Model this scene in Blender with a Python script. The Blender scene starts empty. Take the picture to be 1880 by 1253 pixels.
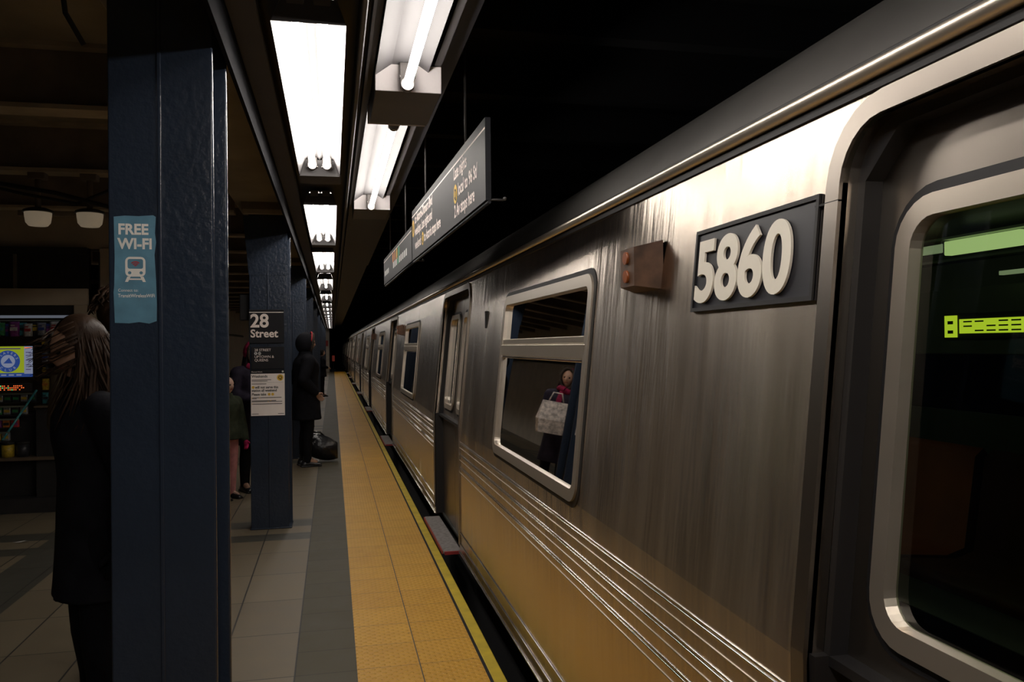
import bpy, bmesh, math, random
from mathutils import Vector, Matrix, Euler
from mathutils.geometry import tessellate_polygon
random.seed(7)
SC = bpy.context.scene
COL = SC.collection
PI = math.pi

# ---------------------------------------------------------------- camera, world, exposure
EYE = 1.56
yaw, pitch, roll = math.radians(12.41), math.radians(0.269), math.radians(0.6)
fwd = Vector((math.sin(yaw)*math.cos(pitch), math.cos(yaw)*math.cos(pitch), math.sin(pitch)))
rgt = Vector((math.cos(yaw), -math.sin(yaw), 0))
upv = rgt.cross(fwd)
r2 = rgt*math.cos(roll)-upv*math.sin(roll)
u2 = upv*math.cos(roll)+rgt*math.sin(roll)
cam_data = bpy.data.cameras.new('camera')
cam_data.sensor_width = 36
cam_data.lens = 36*1500/1880
cam_data.clip_start = 0.05
cam_data.clip_end = 300
cam = bpy.data.objects.new('camera', cam_data)
COL.objects.link(cam)
cam.matrix_world = Matrix(((r2.x, u2.x, -fwd.x, 0), (r2.y, u2.y, -fwd.y, 0), (r2.z, u2.z, -fwd.z, EYE), (0, 0, 0, 1)))
SC.camera = cam
world = bpy.data.worlds.new('world')
SC.world = world
world.use_nodes = True
world.node_tree.nodes['Background'].inputs[0].default_value = (0.5, 0.55, 0.7, 1)
world.node_tree.nodes['Background'].inputs[1].default_value = 0.0012
SC.view_settings.view_transform = 'Standard'
SC.view_settings.look = 'None'
SC.view_settings.gamma = 1
SC.view_settings.exposure = 0.6
SC.view_settings.use_curve_mapping = False
TUBE_POWER = 17.0

# ---------------------------------------------------------------- materials
def nodes_of(name):
    m = bpy.data.materials.new(name)
    m.use_nodes = True
    nt = m.node_tree
    return m, nt, nt.nodes['Principled BSDF']

def N(nt, kind, **kw):
    n = nt.nodes.new(kind)
    for k, v in kw.items():
        setattr(n, k, v)
    return n

def math_node(nt, op, a, b=None, c=None):
    n = nt.nodes.new('ShaderNodeMath')
    n.operation = op
    for i, v in enumerate((a, b, c)):
        if v is None:
            continue
        if isinstance(v, (int, float)):
            n.inputs[i].default_value = v
        else:
            nt.links.new(v, n.inputs[i])
    return n.outputs[0]

def mixc(nt, fac, a, b):
    n = nt.nodes.new('ShaderNodeMix')
    n.data_type = 'RGBA'
    for s, v in ((n.inputs[0], fac), (n.inputs[6], a), (n.inputs[7], b)):
        if isinstance(v, (int, float)):
            s.default_value = v
        elif isinstance(v, tuple):
            s.default_value = (*v, 1) if len(v) == 3 else v
        else:
            nt.links.new(v, s)
    return n.outputs[2]

def coords(nt, scale=(1, 1, 1)):
    t = N(nt, 'ShaderNodeTexCoord')
    mp = N(nt, 'ShaderNodeMapping')
    mp.inputs['Scale'].default_value = scale
    nt.links.new(t.outputs['Object'], mp.inputs[0])
    return mp.outputs[0]

def noise(nt, scale, detail=3, vec=None, rough=.5):
    n = N(nt, 'ShaderNodeTexNoise')
    n.inputs['Scale'].default_value = scale
    n.inputs['Detail'].default_value = detail
    n.inputs['Roughness'].default_value = rough
    if vec is not None:
        nt.links.new(vec, n.inputs['Vector'])
    return n.outputs['Fac']

def ramp(nt, fac, lo, hi):
    n = N(nt, 'ShaderNodeMapRange')
    n.inputs[1].default_value = lo
    n.inputs[2].default_value = hi
    nt.links.new(fac, n.inputs[0])
    return n.outputs[0]

def bump(nt, bsdf, h, strength, dist):
    b = N(nt, 'ShaderNodeBump')
    b.inputs['Strength'].default_value = strength
    b.inputs['Distance'].default_value = dist
    nt.links.new(h, b.inputs['Height'])
    nt.links.new(b.outputs[0], bsdf.inputs['Normal'])

MAT = {}
def simple(name, col, rough=.6, metal=0.0, var=.25, nscale=8, bmp=0.0, bscale=60, bdist=.002, stretch=(1, 1, 1)):
    m, nt, b = nodes_of(name)
    v = coords(nt, stretch)
    f = noise(nt, nscale, 4, v)
    dark = tuple(c*(1-var) for c in col)
    light = tuple(min(1, c*(1+var)) for c in col)
    nt.links.new(mixc(nt, ramp(nt, f, .3, .7), dark, light), b.inputs['Base Color'])
    b.inputs['Roughness'].default_value = rough
    b.inputs['Metallic'].default_value = metal
    if bmp:
        bump(nt, b, noise(nt, bscale, 3, v), bmp, bdist)
    MAT[name] = m
    return m

def emit(name, col, strength):
    m = bpy.data.materials.new(name)
    m.use_nodes = True
    nt = m.node_tree
    nt.nodes.remove(nt.nodes['Principled BSDF'])
    e = N(nt, 'ShaderNodeEmission')
    e.inputs[0].default_value = (*col, 1)
    e.inputs[1].default_value = strength
    nt.links.new(e.outputs[0], nt.nodes['Material Output'].inputs[0])
    MAT[name] = m
    return m

simple('column_paint', (.022, .032, .053), .22, 0, .12, 3, .55, 38, .004)
simple('dark_steel', (.014, .015, .020), .5, 0, .2, 5, .2)
simple('housing_paint', (.055, .05, .052), .55, 0, .15, 3)
simple('housing_grey', (.10, .095, .095), .55, 0, .1, 3)
simple('ceiling_concrete', (.27, .23, .17), .85, 0, .25, 2, .4, 30, .004)
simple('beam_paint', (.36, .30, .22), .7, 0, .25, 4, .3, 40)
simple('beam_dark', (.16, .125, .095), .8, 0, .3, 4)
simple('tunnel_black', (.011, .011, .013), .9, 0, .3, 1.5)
simple('track_dark', (.012, .012, .018), .9, 0, .4, 6, .6, 20, .03)
simple('plate_white', (.75, .70, .70), .5, 0, .04)
simple('reflector_white', (.10, .095, .097), .45, 0, .03, 2)
simple('socket_metal', (.28, .26, .25), .35, .7, .1, 20)
simple('rubber_and_shade', (.012, .011, .012), .55, 0, .1)  # black rubber; also colours the painted shadow line under the gutter
simple('roof_steel', (.085, .08, .075), .55, .6, .25, 1.5)
simple('aluminium', (.72, .64, .54), .33, .85, .06, 5, .15, 40, .001, (1, .2, 1))
simple('polished_rail', (.85, .82, .76), .16, 1, .03, 5)
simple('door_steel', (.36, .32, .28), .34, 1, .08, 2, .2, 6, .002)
simple('step_grey', (.22, .20, .19), .75, 0, .3, 30, .3)
simple('step_red', (.30, .03, .03), .6)
simple('edge_yellow', (.56, .41, .02), .55, 0, .18, 9, .2, 40)
simple('plate_black', (.014, .014, .02), .4, 0, .05)
simple('digit_white', (.88, .82, .70), .45, 0, .03)
simple('sign_black', (.011, .011, .014), .55, 0, .05)
MAT['sign_black'].node_tree.nodes['Principled BSDF'].inputs['Specular IOR Level'].default_value = .25
simple('sign_white', (.88, .77, .72), .6, 0, .02)
simple('paper_white', (.92, .84, .80), .7, 0, .04)
simple('ink_black', (.015, .015, .015), .7, 0, .02)
simple('bullet_yellow', (.75, .47, .05), .6, 0, .03)
simple('bullet_green', (.05, .35, .16), .6, 0, .03)
simple('bullet_orange', (.62, .20, .04), .6, 0, .03)
simple('bullet_white', (.6, .6, .58), .6, 0, .03)
simple('sticker_blue', (.11, .27, .39), .5, 0, .16, 18)
simple('sticker_red', (.45, .04, .05), .5)
simple('wifi_white', (.92, .90, .86), .6, 0, .03)
simple('wall_tile', (.50, .44, .35), .3, 0, .12, 3)
simple('kiosk_paint', (.48, .40, .30), .7, 0, .1, 4)
simple('kiosk_dark', (.02, .018, .018), .7)
simple('kiosk_wood', (.13, .09, .055), .6, 0, .3, 6)
simple('marker_brown', (.10, .05, .028), .5, 0, .4, 20)
simple('marker_amber', (.28, .075, .02), .3, 0, .3, 20)
simple('skin', (.42, .24, .16), .55, 0, .06, 10)
simple('skin_pale', (.50, .31, .23), .55, 0, .06, 10)
simple('lips', (.32, .10, .08), .5)
simple('eye_dark', (.015, .01, .008), .15)
simple('hair_brown', (.036, .020, .012), .42, 0, .45, 30, .5, 80, .003, (1, 1, .15))
simple('hair_black', (.012, .010, .010), .45, 0, .3, 30)
simple('coat_black', (.009, .009, .012), .85, 0, .3, 14, .5, 50, .004)
simple('coat_purple', (.022, .018, .030), .75, 0, .3, 14, .5, 24, .01)
simple('coat_green', (.030, .036, .022), .8, 0, .3, 14, .4, 30, .006)
simple('jacket_brown', (.11, .085, .055), .8, 0, .25, 14, .4, 40, .004)
simple('trouser_black', (.007, .007, .009), .8, 0, .3, 14, .3, 40, .004)
simple('legging_pink', (.50, .22, .22), .7, 0, .2, 14)
simple('glove_magenta', (.42, .02, .10), .75, 0, .3, 24)
simple('scarf_magenta', (.22, .015, .05), .8, 0, .4, 30, .5, 60)
simple('trim_red', (.40, .02, .03), .7)
simple('fur_brown', (.05, .038, .03), .95, 0, .5, 60, 1, 90, .01)
simple('shoe_black', (.010, .010, .012), .3)
simple('shoe_white', (.55, .47, .43), .6, 0, .25, 40)
simple('shoe_pink', (.35, .16, .15), .6, 0, .3, 30)
simple('bag_black', (.012, .012, .014), .28, 0, .2, 10, .6, 14, .02)
simple('bag_white', (.62, .55, .50), .6, 0, .5, 26)
simple('litter_paper', (.6, .58, .55), .7)
simple('lamp_cover', (.55, .48, .40), .4, 0, .05)
_b = MAT['lamp_cover'].node_tree.nodes['Principled BSDF']
_b.inputs['Emission Color'].default_value = (1, .8, .55, 1)
_b.inputs['Emission Strength'].default_value = .07
simple('skirt_black', (.008, .008, .010), .95, 0, .1)
MAT['skirt_black'].node_tree.nodes['Principled BSDF'].inputs['Specular IOR Level'].default_value = .08
simple('reflector_aged', (.115, .11, .115), .6, 0, .05, 2)
simple('seat_orange', (.60, .13, .04), .5, 0, .15, 4)
simple('seat_brown', (.11, .035, .022), .5, 0, .15, 4)
simple('interior_wall', (.13, .15, .11), .5, 0, .1, 3)
simple('interior_floor', (.035, .035, .03), .6, 0, .3, 8)
simple('interior_rail', (.30, .34, .28), .35, .6, .05, 3)
simple('red_sign', (.42, .05, .04), .6)
simple('pack_silver', (.42, .42, .45), .3, .6, .3, 60)
for nm, c in dict(pack_red=(.45, .04, .04), pack_blue=(.04, .07, .30), pack_yellow=(.55, .38, .04), pack_green=(.05, .26, .09),
                  pack_purple=(.26, .05, .24), pack_orange=(.5, .17, .03), pack_cyan=(.06, .30, .33), pack_white=(.55, .53, .5), pack_black=(.03, .03, .035)).items():
    simple(nm, c, .35, 0, .35, 40)
emit('tube_light', (1.0, .93, .85), TUBE_POWER)
emit('led_yellow', (.62, .80, .04), .5)
emit('car_panel', (.60, .80, .33), .42)
emit('car_panel_dim', (.50, .62, .36), .22)
emit('screen_yellow', (.36, .44, .02), .4)
emit('screen_blue', (.03, .07, .28), .4)
emit('screen_grey', (.27, .30, .42), .4)
emit('screen_ink', (.05, .03, .12), .5)
emit('led_red', (1.0, .18, .04), .6)
emit('led_green', (.25, 1.0, .3), .5)
emit('kiosk_tube', (.75, .82, 1.0), .07)
emit('far_lamp', (1.0, .65, .25), 1.2)
emit('signal_red', (.8, .12, .08), .05)

for _n in ('hair_brown', 'coat_black', 'coat_purple', 'coat_green', 'jacket_brown', 'trouser_black', 'legging_pink', 'glove_magenta', 'scarf_magenta', 'fur_brown', 'hair_black'):
    MAT[_n].node_tree.nodes['Principled BSDF'].inputs['Specular IOR Level'].default_value = .12

# stainless steel of the car body: slightly dented and vertically streaked
def steel():
    m, nt, b = nodes_of('stainless')
    v = coords(nt, (1, 5.5, .7))
    v2 = coords(nt, (1, 1.2, .9))
    streak = noise(nt, 1.6, 3, v, .6)
    dent = noise(nt, 1.3, 2, v2)
    base = mixc(nt, ramp(nt, streak, .3, .75), (.54, .465, .39), (.68, .60, .51))
    nt.links.new(base, b.inputs['Base Color'])
    b.inputs['Metallic'].default_value = 1
    r = math_node(nt, 'MULTIPLY_ADD', streak, .10, .20)
    nt.links.new(r, b.inputs['Roughness'])
    h = math_node(nt, 'ADD', math_node(nt, 'MULTIPLY', streak, .35), dent)
    bump(nt, b, h, .42, .02)
    b.inputs['Anisotropic'].default_value = .9
    tg = N(nt, 'ShaderNodeCombineXYZ')
    tg.inputs[0].default_value = .1; tg.inputs[2].default_value = 1
    nt.links.new(tg.outputs[0], b.inputs['Tangent'])
    MAT['stainless'] = m
steel()

def tile_material(name, x0, wx, y0, wy, c1, c2, rough, seam=.0045, seamcol=(.02, .018, .016)):
    m, nt, b = nodes_of(name)
    t = N(nt, 'ShaderNodeTexCoord')
    s = N(nt, 'ShaderNodeSeparateXYZ')
    nt.links.new(t.outputs['Object'], s.inputs[0])
    def line(sock, o, w):
        a = math_node(nt, 'DIVIDE', math_node(nt, 'SUBTRACT', sock, o), w)
        fr = math_node(nt, 'FRACT', a)
        d = math_node(nt, 'ABSOLUTE', math_node(nt, 'SUBTRACT', fr, .5))
        return math_node(nt, 'GREATER_THAN', d, .5-seam/w), math_node(nt, 'FLOOR', a)
    lx, ix = line(s.outputs[0], x0, wx)
    ly, iy = line(s.outputs[1], y0, wy)
    l = math_node(nt, 'MAXIMUM', lx, math_node(nt, 'MULTIPLY', ly, .75))
    cmb = N(nt, 'ShaderNodeCombineXYZ')
    nt.links.new(ix, cmb.inputs[0]); nt.links.new(iy, cmb.inputs[1])
    wn = N(nt, 'ShaderNodeTexWhiteNoise')
    nt.links.new(cmb.outputs[0], wn.inputs[0])
    dirt = noise(nt, 5, 5, t.outputs['Object'], .65)
    fac = math_node(nt, 'ADD', math_node(nt, 'MULTIPLY', wn.outputs[0], .45), math_node(nt, 'MULTIPLY', ramp(nt, dirt, .3, .7), .55))
    c = mixc(nt, fac, c1, c2)
    nt.links.new(mixc(nt, l, c, seamcol), b.inputs['Base Color'])
    nt.links.new(math_node(nt, 'MULTIPLY_ADD', dirt, .25, rough), b.inputs['Roughness'])
    bump(nt, b, math_node(nt, 'MULTIPLY_ADD', l, -1, math_node(nt, 'MULTIPLY', noise(nt, 120, 2, t.outputs['Object']), .2)), .4, .002)
    MAT[name] = m
tile_material('floor_beige', -.188, .36, .35, .61, (.13, .103, .066), (.195, .156, .10), .42)
tile_material('floor_dark', -.188, .305, .35, .305, (.056, .047, .025), (.078, .066, .036), .5, .0035)
tile_material('floor_border', -.188, .36, .35, .61, (.050, .047, .037), (.068, .064, .050), .42)

def tactile():
    m, nt, b = nodes_of('tactile_yellow')
    t = N(nt, 'ShaderNodeTexCoord')
    s = N(nt, 'ShaderNodeSeparateXYZ')
    nt.links.new(t.outputs['Object'], s.inputs[0])
    X, Y = s.outputs[0], s.outputs[1]
    def cell(off):
        dx = math_node(nt, 'SUBTRACT', math_node(nt, 'FRACT', math_node(nt, 'MULTIPLY_ADD', X, 1/.0508, off)), .5)
        dy = math_node(nt, 'SUBTRACT', math_node(nt, 'FRACT', math_node(nt, 'MULTIPLY_ADD', Y, 1/.0508, off)), .5)
        return math_node(nt, 'SQRT', math_node(nt, 'ADD', math_node(nt, 'MULTIPLY', dx, dx), math_node(nt, 'MULTIPLY', dy, dy)))
    d = math_node(nt, 'MINIMUM', cell(0.0), cell(0.5))
    dome = N(nt, 'ShaderNodeMapRange')
    dome.interpolation_type = 'SMOOTHSTEP'
    for i, v in ((1, .26), (2, .10), (3, 0), (4, 1)):
        dome.inputs[i].default_value = v
    nt.links.new(d, dome.inputs[0])
    dm = dome.outputs[0]
    def seam(sock, o, w, sw):
        fr = math_node(nt, 'FRACT', math_node(nt, 'DIVIDE', math_node(nt, 'SUBTRACT', sock, o), w))
        return math_node(nt, 'GREATER_THAN', math_node(nt, 'ABSOLUTE', math_node(nt, 'SUBTRACT', fr, .5)), .5-sw/w)
    l = math_node(nt, 'MAXIMUM', seam(X, .405, .305, .0028), math_node(nt, 'MULTIPLY', seam(Y, 4.01, .305, .0022), .7))
    fl = N(nt, 'ShaderNodeCombineXYZ')
    nt.links.new(math_node(nt, 'FLOOR', math_node(nt, 'DIVIDE', math_node(nt, 'SUBTRACT', X, .405), .305)), fl.inputs[0])
    nt.links.new(math_node(nt, 'FLOOR', math_node(nt, 'DIVIDE', math_node(nt, 'SUBTRACT', Y, 4.01), .305)), fl.inputs[1])
    wn = N(nt, 'ShaderNodeTexWhiteNoise')
    nt.links.new(fl.outputs[0], wn.inputs[0])
    dirt = noise(nt, 7, 5, t.outputs['Object'], .7)
    fac = math_node(nt, 'ADD', math_node(nt, 'MULTIPLY', wn.outputs[0], .4), math_node(nt, 'MULTIPLY', ramp(nt, dirt, .3, .7), .6))
    c = mixc(nt, fac, (.53, .26, .014), (.70, .38, .036))
    c = mixc(nt, math_node(nt, 'MULTIPLY', dm, .5), c, (.60, .33, .02))
    spots = ramp(nt, noise(nt, 34, 2, t.outputs['Object']), .70, .76)
    c = mixc(nt, math_node(nt, 'MULTIPLY', spots, .6), c, (.08, .05, .03))
    nt.links.new(mixc(nt, l, c, (.05, .035, .02)), b.inputs['Base Color'])
    b.inputs['Roughness'].default_value = .5
    bump(nt, b, math_node(nt, 'SUBTRACT', dm, l), .7, .004)
    MAT['tactile_yellow'] = m
tactile()

def glass(name, tint, refl, ior=1.5):
    m = bpy.data.materials.new(name)
    m.use_nodes = True
    nt = m.node_tree
    nt.nodes.remove(nt.nodes['Principled BSDF'])
    tr = N(nt, 'ShaderNodeBsdfTransparent'); tr.inputs[0].default_value = (*tint, 1)
    gl = N(nt, 'ShaderNodeBsdfGlossy'); gl.inputs[1].default_value = .015
    gl.inputs[0].default_value = (refl, refl, refl, 1)
    fr = N(nt, 'ShaderNodeFresnel'); fr.inputs[0].default_value = ior
    mx = N(nt, 'ShaderNodeMixShader')
    nt.links.new(fr.outputs[0], mx.inputs[0]); nt.links.new(tr.outputs[0], mx.inputs[1]); nt.links.new(gl.outputs[0], mx.inputs[2])
    nt.links.new(mx.outputs[0], nt.nodes['Material Output'].inputs[0])
    MAT[name] = m
glass('car_glass', (.42, .50, .44), .9, 1.45)
glass('door_glass', (.74, .82, .68), .7, 1.2)

# ---------------------------------------------------------------- helpers
def tag(o, label=None, cat=None, group=None, kind=None):
    if label: o['label'] = label
    if cat: o['category'] = cat
    if group: o['group'] = group
    if kind: o['kind'] = kind
    return o

class MB:
    """collects shapes with material slots and links them as ONE mesh object"""
    def __init__(self):
        self.bm = bmesh.new(); self.mats = []
    def mi(self, name):
        if name not in self.mats: self.mats.append(name)
        return self.mats.index(name)
    def _set(self, faces, mat, smooth=False):
        i = self.mi(mat)
        for f in faces:
            f.material_index = i; f.smooth = smooth
    def box(self, x0, x1, y0, y1, z0, z1, mat, bev=0.0, seg=1):
        r = bmesh.ops.create_cube(self.bm, size=1)
        vs = r['verts']
        for v in vs:
            v.co = Vector(((x0+x1)/2+v.co.x*(x1-x0), (y0+y1)/2+v.co.y*(y1-y0), (z0+z1)/2+v.co.z*(z1-z0)))
        fs = list({f for v in vs for f in v.link_faces})
        self._set(fs, mat)
        if bev:
            es = list({e for v in vs for e in v.link_edges})
            r = bmesh.ops.bevel(self.bm, geom=es, offset=bev, segments=seg, affect='EDGES', profile=.5)
            self._set(r['faces'], mat, seg > 1)
        return self
    def poly(self, pts, mat, smooth=False):
        f = self.bm.faces.new([self.bm.verts.new(p) for p in pts])
        self._set([f], mat, smooth); return self
    def grid(self, rows, mat, smooth=True, close_u=False):
        V = [[self.bm.verts.new(p) for p in r] for r in rows]
        fs = []
        for a, b in zip(V, V[1:]):
            n = len(a)
            for k in range(n if close_u else n-1):
                try: fs.append(self.bm.faces.new((a[k], a[(k+1) % n], b[(k+1) % n], b[k])))
                except ValueError: pass
        self._set(fs, mat, smooth); return V
    def cap(self, ring, mat):
        try: self._set([self.bm.faces.new(ring)], mat)
        except ValueError: pass
    def tube(self, pts, rad, mat, n=10, caps=True):
        pts = [Vector(p) for p in pts]
        if isinstance(rad, (int, float)): rad = [rad]*len(pts)
        rows = []
        ref = None
        for i, p in enumerate(pts):
            d = (pts[min(i+1, len(pts)-1)]-pts[max(i-1, 0)]).normalized()
            if ref is None: ref = Vector((0, 0, 1)) if abs(d.z) < .9 else Vector((1, 0, 0))
            a = d.cross(ref).normalized(); b = a.cross(d).normalized(); ref = b
            rows.append([p+(a*math.cos(2*PI*k/n)+b*math.sin(2*PI*k/n))*rad[i] for k in range(n)])
        V = self.grid(rows, mat, True, True)
        if caps:
            self.cap(V[0][::-1], mat); self.cap(V[-1], mat)
        return self
    def ball(self, c, r, mat, seg=12, rings=8, rot=None):
        if isinstance(r, (int, float)): r = (r, r, r)
        M = Matrix.Translation(c) @ (rot.to_matrix().to_4x4() if rot else Matrix()) @ Matrix.Diagonal((*r, 1))
        q = bmesh.ops.create_uvsphere(self.bm, u_segments=seg, v_segments=rings, radius=1, matrix=M)
        self._set(list({f for v in q['verts'] for f in v.link_faces}), mat, True); return self
    def holes(self, outer, holes, fn, mat, depth=0.0, dvec=(1, 0, 0)):
        """flat panel with holes; loops in (u,v), fn maps to 3D; optional reveal of given depth"""
        loops = [outer]+list(holes)
        flat = [p for l in loops for p in l]
        tris = tessellate_polygon([[Vector((p[0], p[1], 0)) for p in l] for l in loops])
        V = [self.bm.verts.new(fn(*p)) for p in flat]
        fs = []
        for t in tris:
            try: fs.append(self.bm.faces.new([V[i] for i in t]))
            except ValueError: pass
        self._set(fs, mat)
        if depth:
            k = 0; dv = Vector(dvec)*depth
            for l in loops:
                ring = V[k:k+len(l)]; k += len(l)
                back = [self.bm.verts.new(v.co+dv) for v in ring]
                fr = []
                for i in range(len(ring)):
                    j = (i+1) % len(ring)
                    fr.append(self.bm.faces.new((ring[i], ring[j], back[j], back[i])))
                self._set(fr, mat)
        return self
    def text(self, s, size, mat, M, align='LEFT', bold=0.0, xs=1.0, extrude=0.0, spacing=1.0):
        cu = bpy.data.curves.new('t', 'FONT')
        cu.body = s; cu.size = size; cu.align_x = align; cu.offset = bold; cu.extrude = extrude
        cu.resolution_u = 10 if size > .15 else 3; cu.space_character = spacing
        o = bpy.data.objects.new('t', cu); COL.objects.link(o)
        dg = bpy.context.evaluated_depsgraph_get()
        me = bpy.data.meshes.new_from_object(o.evaluated_get(dg))
        me.transform(M @ Matrix.Diagonal((xs, 1, 1, 1)))
        for f in self.bm.faces: f.tag = True
        self.bm.from_mesh(me)
        self._set([f for f in self.bm.faces if not f.tag], mat)
        bpy.data.objects.remove(o); bpy.data.curves.remove(cu); bpy.data.meshes.remove(me)
        return self
    def disc(self, M, r, mat, n=24):
        self.poly([M @ Vector((r*math.cos(2*PI*k/n), r*math.sin(2*PI*k/n), 0)) for k in range(n)], mat); return self
    def build(self, name, parent=None, loc=None, normals=True):
        if normals: bmesh.ops.recalc_face_normals(self.bm, faces=self.bm.faces)
        me = bpy.data.meshes.new(name)
        self.bm.to_mesh(me); self.bm.free()
        for m in self.mats: me.materials.append(MAT[m])
        o = bpy.data.objects.new(name, me); COL.objects.link(o)
        if parent is not None:
            o.parent = parent
        if loc is not None: o.location = loc
        return o

def empty(name, loc, label, cat, group=None, rz=0):
    o = bpy.data.objects.new(name, None)
    COL.objects.link(o); o.location = loc; o.rotation_euler.z = rz
    o.empty_display_size = .1
    return tag(o, label, cat, group)

def copy_tree(o, parent=None):
    c = o.copy(); COL.objects.link(c); c.parent = parent
    for ch in list(o.children): copy_tree(ch, c)
    return c

def face_cam(x, y, z):      # plane facing -Y, text reads towards +X
    return Matrix(((1, 0, 0, x), (0, 0, -1, y), (0, 1, 0, z), (0, 0, 0, 1)))
def face_left(x, y, z, dirv=None):    # plane facing -X, text reads towards -Y
    d = (dirv or Vector((0, -1, 0))).normalized()
    n = d.cross(Vector((0, 0, 1)))
    return Matrix(((d.x, 0, n.x, x), (d.y, 0, n.y, y), (0, 1, 0, z), (0, 0, 0, 1)))

def rrect(u0, u1, v0, v1, r, n=6):
    pts = []
    for cx, cy, a0 in ((u1-r, v1-r, 0), (u0+r, v1-r, 90), (u0+r, v0+r, 180), (u1-r, v0+r, 270)):
        for k in range(n+1):
            a = math.radians(a0+90*k/n)
            pts.append((cx+r*math.cos(a), cy+r*math.sin(a)))
    return pts

# ---------------------------------------------------------------- the setting
b = MB()
bands = []
XF0, XF1, XD = -7.0, -.188, -.188
ys = [-4.0]
for k in range(12):
    y0 = 7.3+4.5*(k-2)
    bands += [(y0-.44, y0-.20, 'floor_border'), (y0-.20, y0+.06, 'floor_beige'), (y0+.06, y0+.34, 'floor_border')]
y = -4.0
segs = []
for a, c, m in bands:
    if a > y: segs.append((y, a, 'floor_beige'))
    segs.append((a, c, m)); y = c
segs.append((y, 52.3, 'floor_beige'))
for a, c, m in segs:
    for x0, x1, mm in ((-7, -2.95, m), (-2.95, -2.65, m), (-2.65, -2.28, m), (-2.28, -1.93, 'floor_border'), (-1.93, -.188, m)):
        if a > 7.6 and m != 'floor_beige' and x1 < -3: mm = 'floor_beige'
        b.poly([(x0, a, 0), (x1, a, 0), (x1, c, 0), (x0, c, 0)], mm)
b.poly([(-.188, -4, 0), (.10, -4, 0), (.10, 52.3, 0), (-.188, 52.3, 0)], 'floor_dark')
b.box(-7, .10, -4, 52.3, -.3, -.005, 'ceiling_concrete')
tag(b.build('floor', normals=False), kind='structure')
b = MB().box(.10, .700, -4, 52.3, -.12, .004, 'tactile_yellow')
tag(b.build('trim_1'), kind='structure')
b = MB().box(.7155, .778, -4, 52.3, -.14, .004, 'edge_yellow', .006, 2).box(.700, .7155, -4, 52.3, -.14, .0042, 'tunnel_black').box(.10, .745, -4, 52.3, -.5, -.14, 'track_dark')  # flush black strip stands in for the shade of the groove
tag(b.build('trim_2'), kind='structure')
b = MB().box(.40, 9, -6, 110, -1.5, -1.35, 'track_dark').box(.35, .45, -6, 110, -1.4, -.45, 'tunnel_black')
tag(b.build('ground'), kind='structure')

# ceiling over the platform with its transverse beams, soffit strip and the black vault above the tracks
b = MB().box(-7, -.30, -4, 52.3, 3.02, 3.15, 'ceiling_concrete')
b.box(-.80, -.36, -4, 52.3, 2.80, 3.02, 'ceiling_concrete')
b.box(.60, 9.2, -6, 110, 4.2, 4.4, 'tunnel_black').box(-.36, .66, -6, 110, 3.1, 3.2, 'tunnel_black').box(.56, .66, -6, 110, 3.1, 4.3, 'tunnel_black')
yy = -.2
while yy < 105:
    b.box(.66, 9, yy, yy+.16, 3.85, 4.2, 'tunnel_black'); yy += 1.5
tag(b.build('ceiling'), kind='structure')
b = MB()
yy = 1.3
k = 0
while yy < 50:
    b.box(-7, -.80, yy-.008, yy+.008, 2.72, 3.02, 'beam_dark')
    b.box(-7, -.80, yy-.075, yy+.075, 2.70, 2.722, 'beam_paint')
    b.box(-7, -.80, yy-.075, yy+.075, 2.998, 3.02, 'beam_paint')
    yy += 1.5
tag(b.build('trim_3'), kind='structure')
b = MB().box(-7.2, -7, -4, 52.3, 0, 3.1, 'wall_tile').box(-3.3, -3.1, 10.8, 52.3, 0, 3.1, 'wall_tile')
tag(b.build('wall_left'), kind='structure')
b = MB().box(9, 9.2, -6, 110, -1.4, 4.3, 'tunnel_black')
tag(b.build('wall_right'), kind='structure')
b = MB().box(-7, -.18, 52.3, 52.5, 0, 3.1, 'wall_tile')
tag(b.build('wall_back'), kind='structure')
b = MB().box(-.18, 9.1, 110, 110.2, -1.4, 4.3, 'tunnel_black').box(-.22, -.12, 52.5, 110, -1.4, 4.3, 'tunnel_black')
tag(b.build('wall_tunnel'), kind='structure')
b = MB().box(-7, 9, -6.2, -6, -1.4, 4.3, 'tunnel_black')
tag(b.build('wall_front'), kind='structure')

# long dark housing that carries both rows of fluorescent lights
b = MB()
b.box(-.350, -.335, -4, 52, 2.545, 3.0, 'skirt_black', .001)
b.box(-.335, -.235, -4, 52, 2.69, 2.74, 'housing_paint', .004)
b.box(-.235, .11, -4, 52, 2.80, 2.84, 'housing_paint')
b.box(.105, .125, -4, 52, 2.665, 2.84, 'housing_grey', .004)
b.box(.125, .185, -4, 52, 2.75, 2.79, 'dark_steel')
b.box(.145, .155, -4, 52, 2.69, 2.75, 'housing_paint')
b.box(.185, .56, -4, 13, 2.83, 2.87, 'dark_steel')
b.box(-.335, .56, -4, 52, 2.87, 3.1, 'dark_steel')
tag(b.build('trim_4'), kind='structure')

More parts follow.
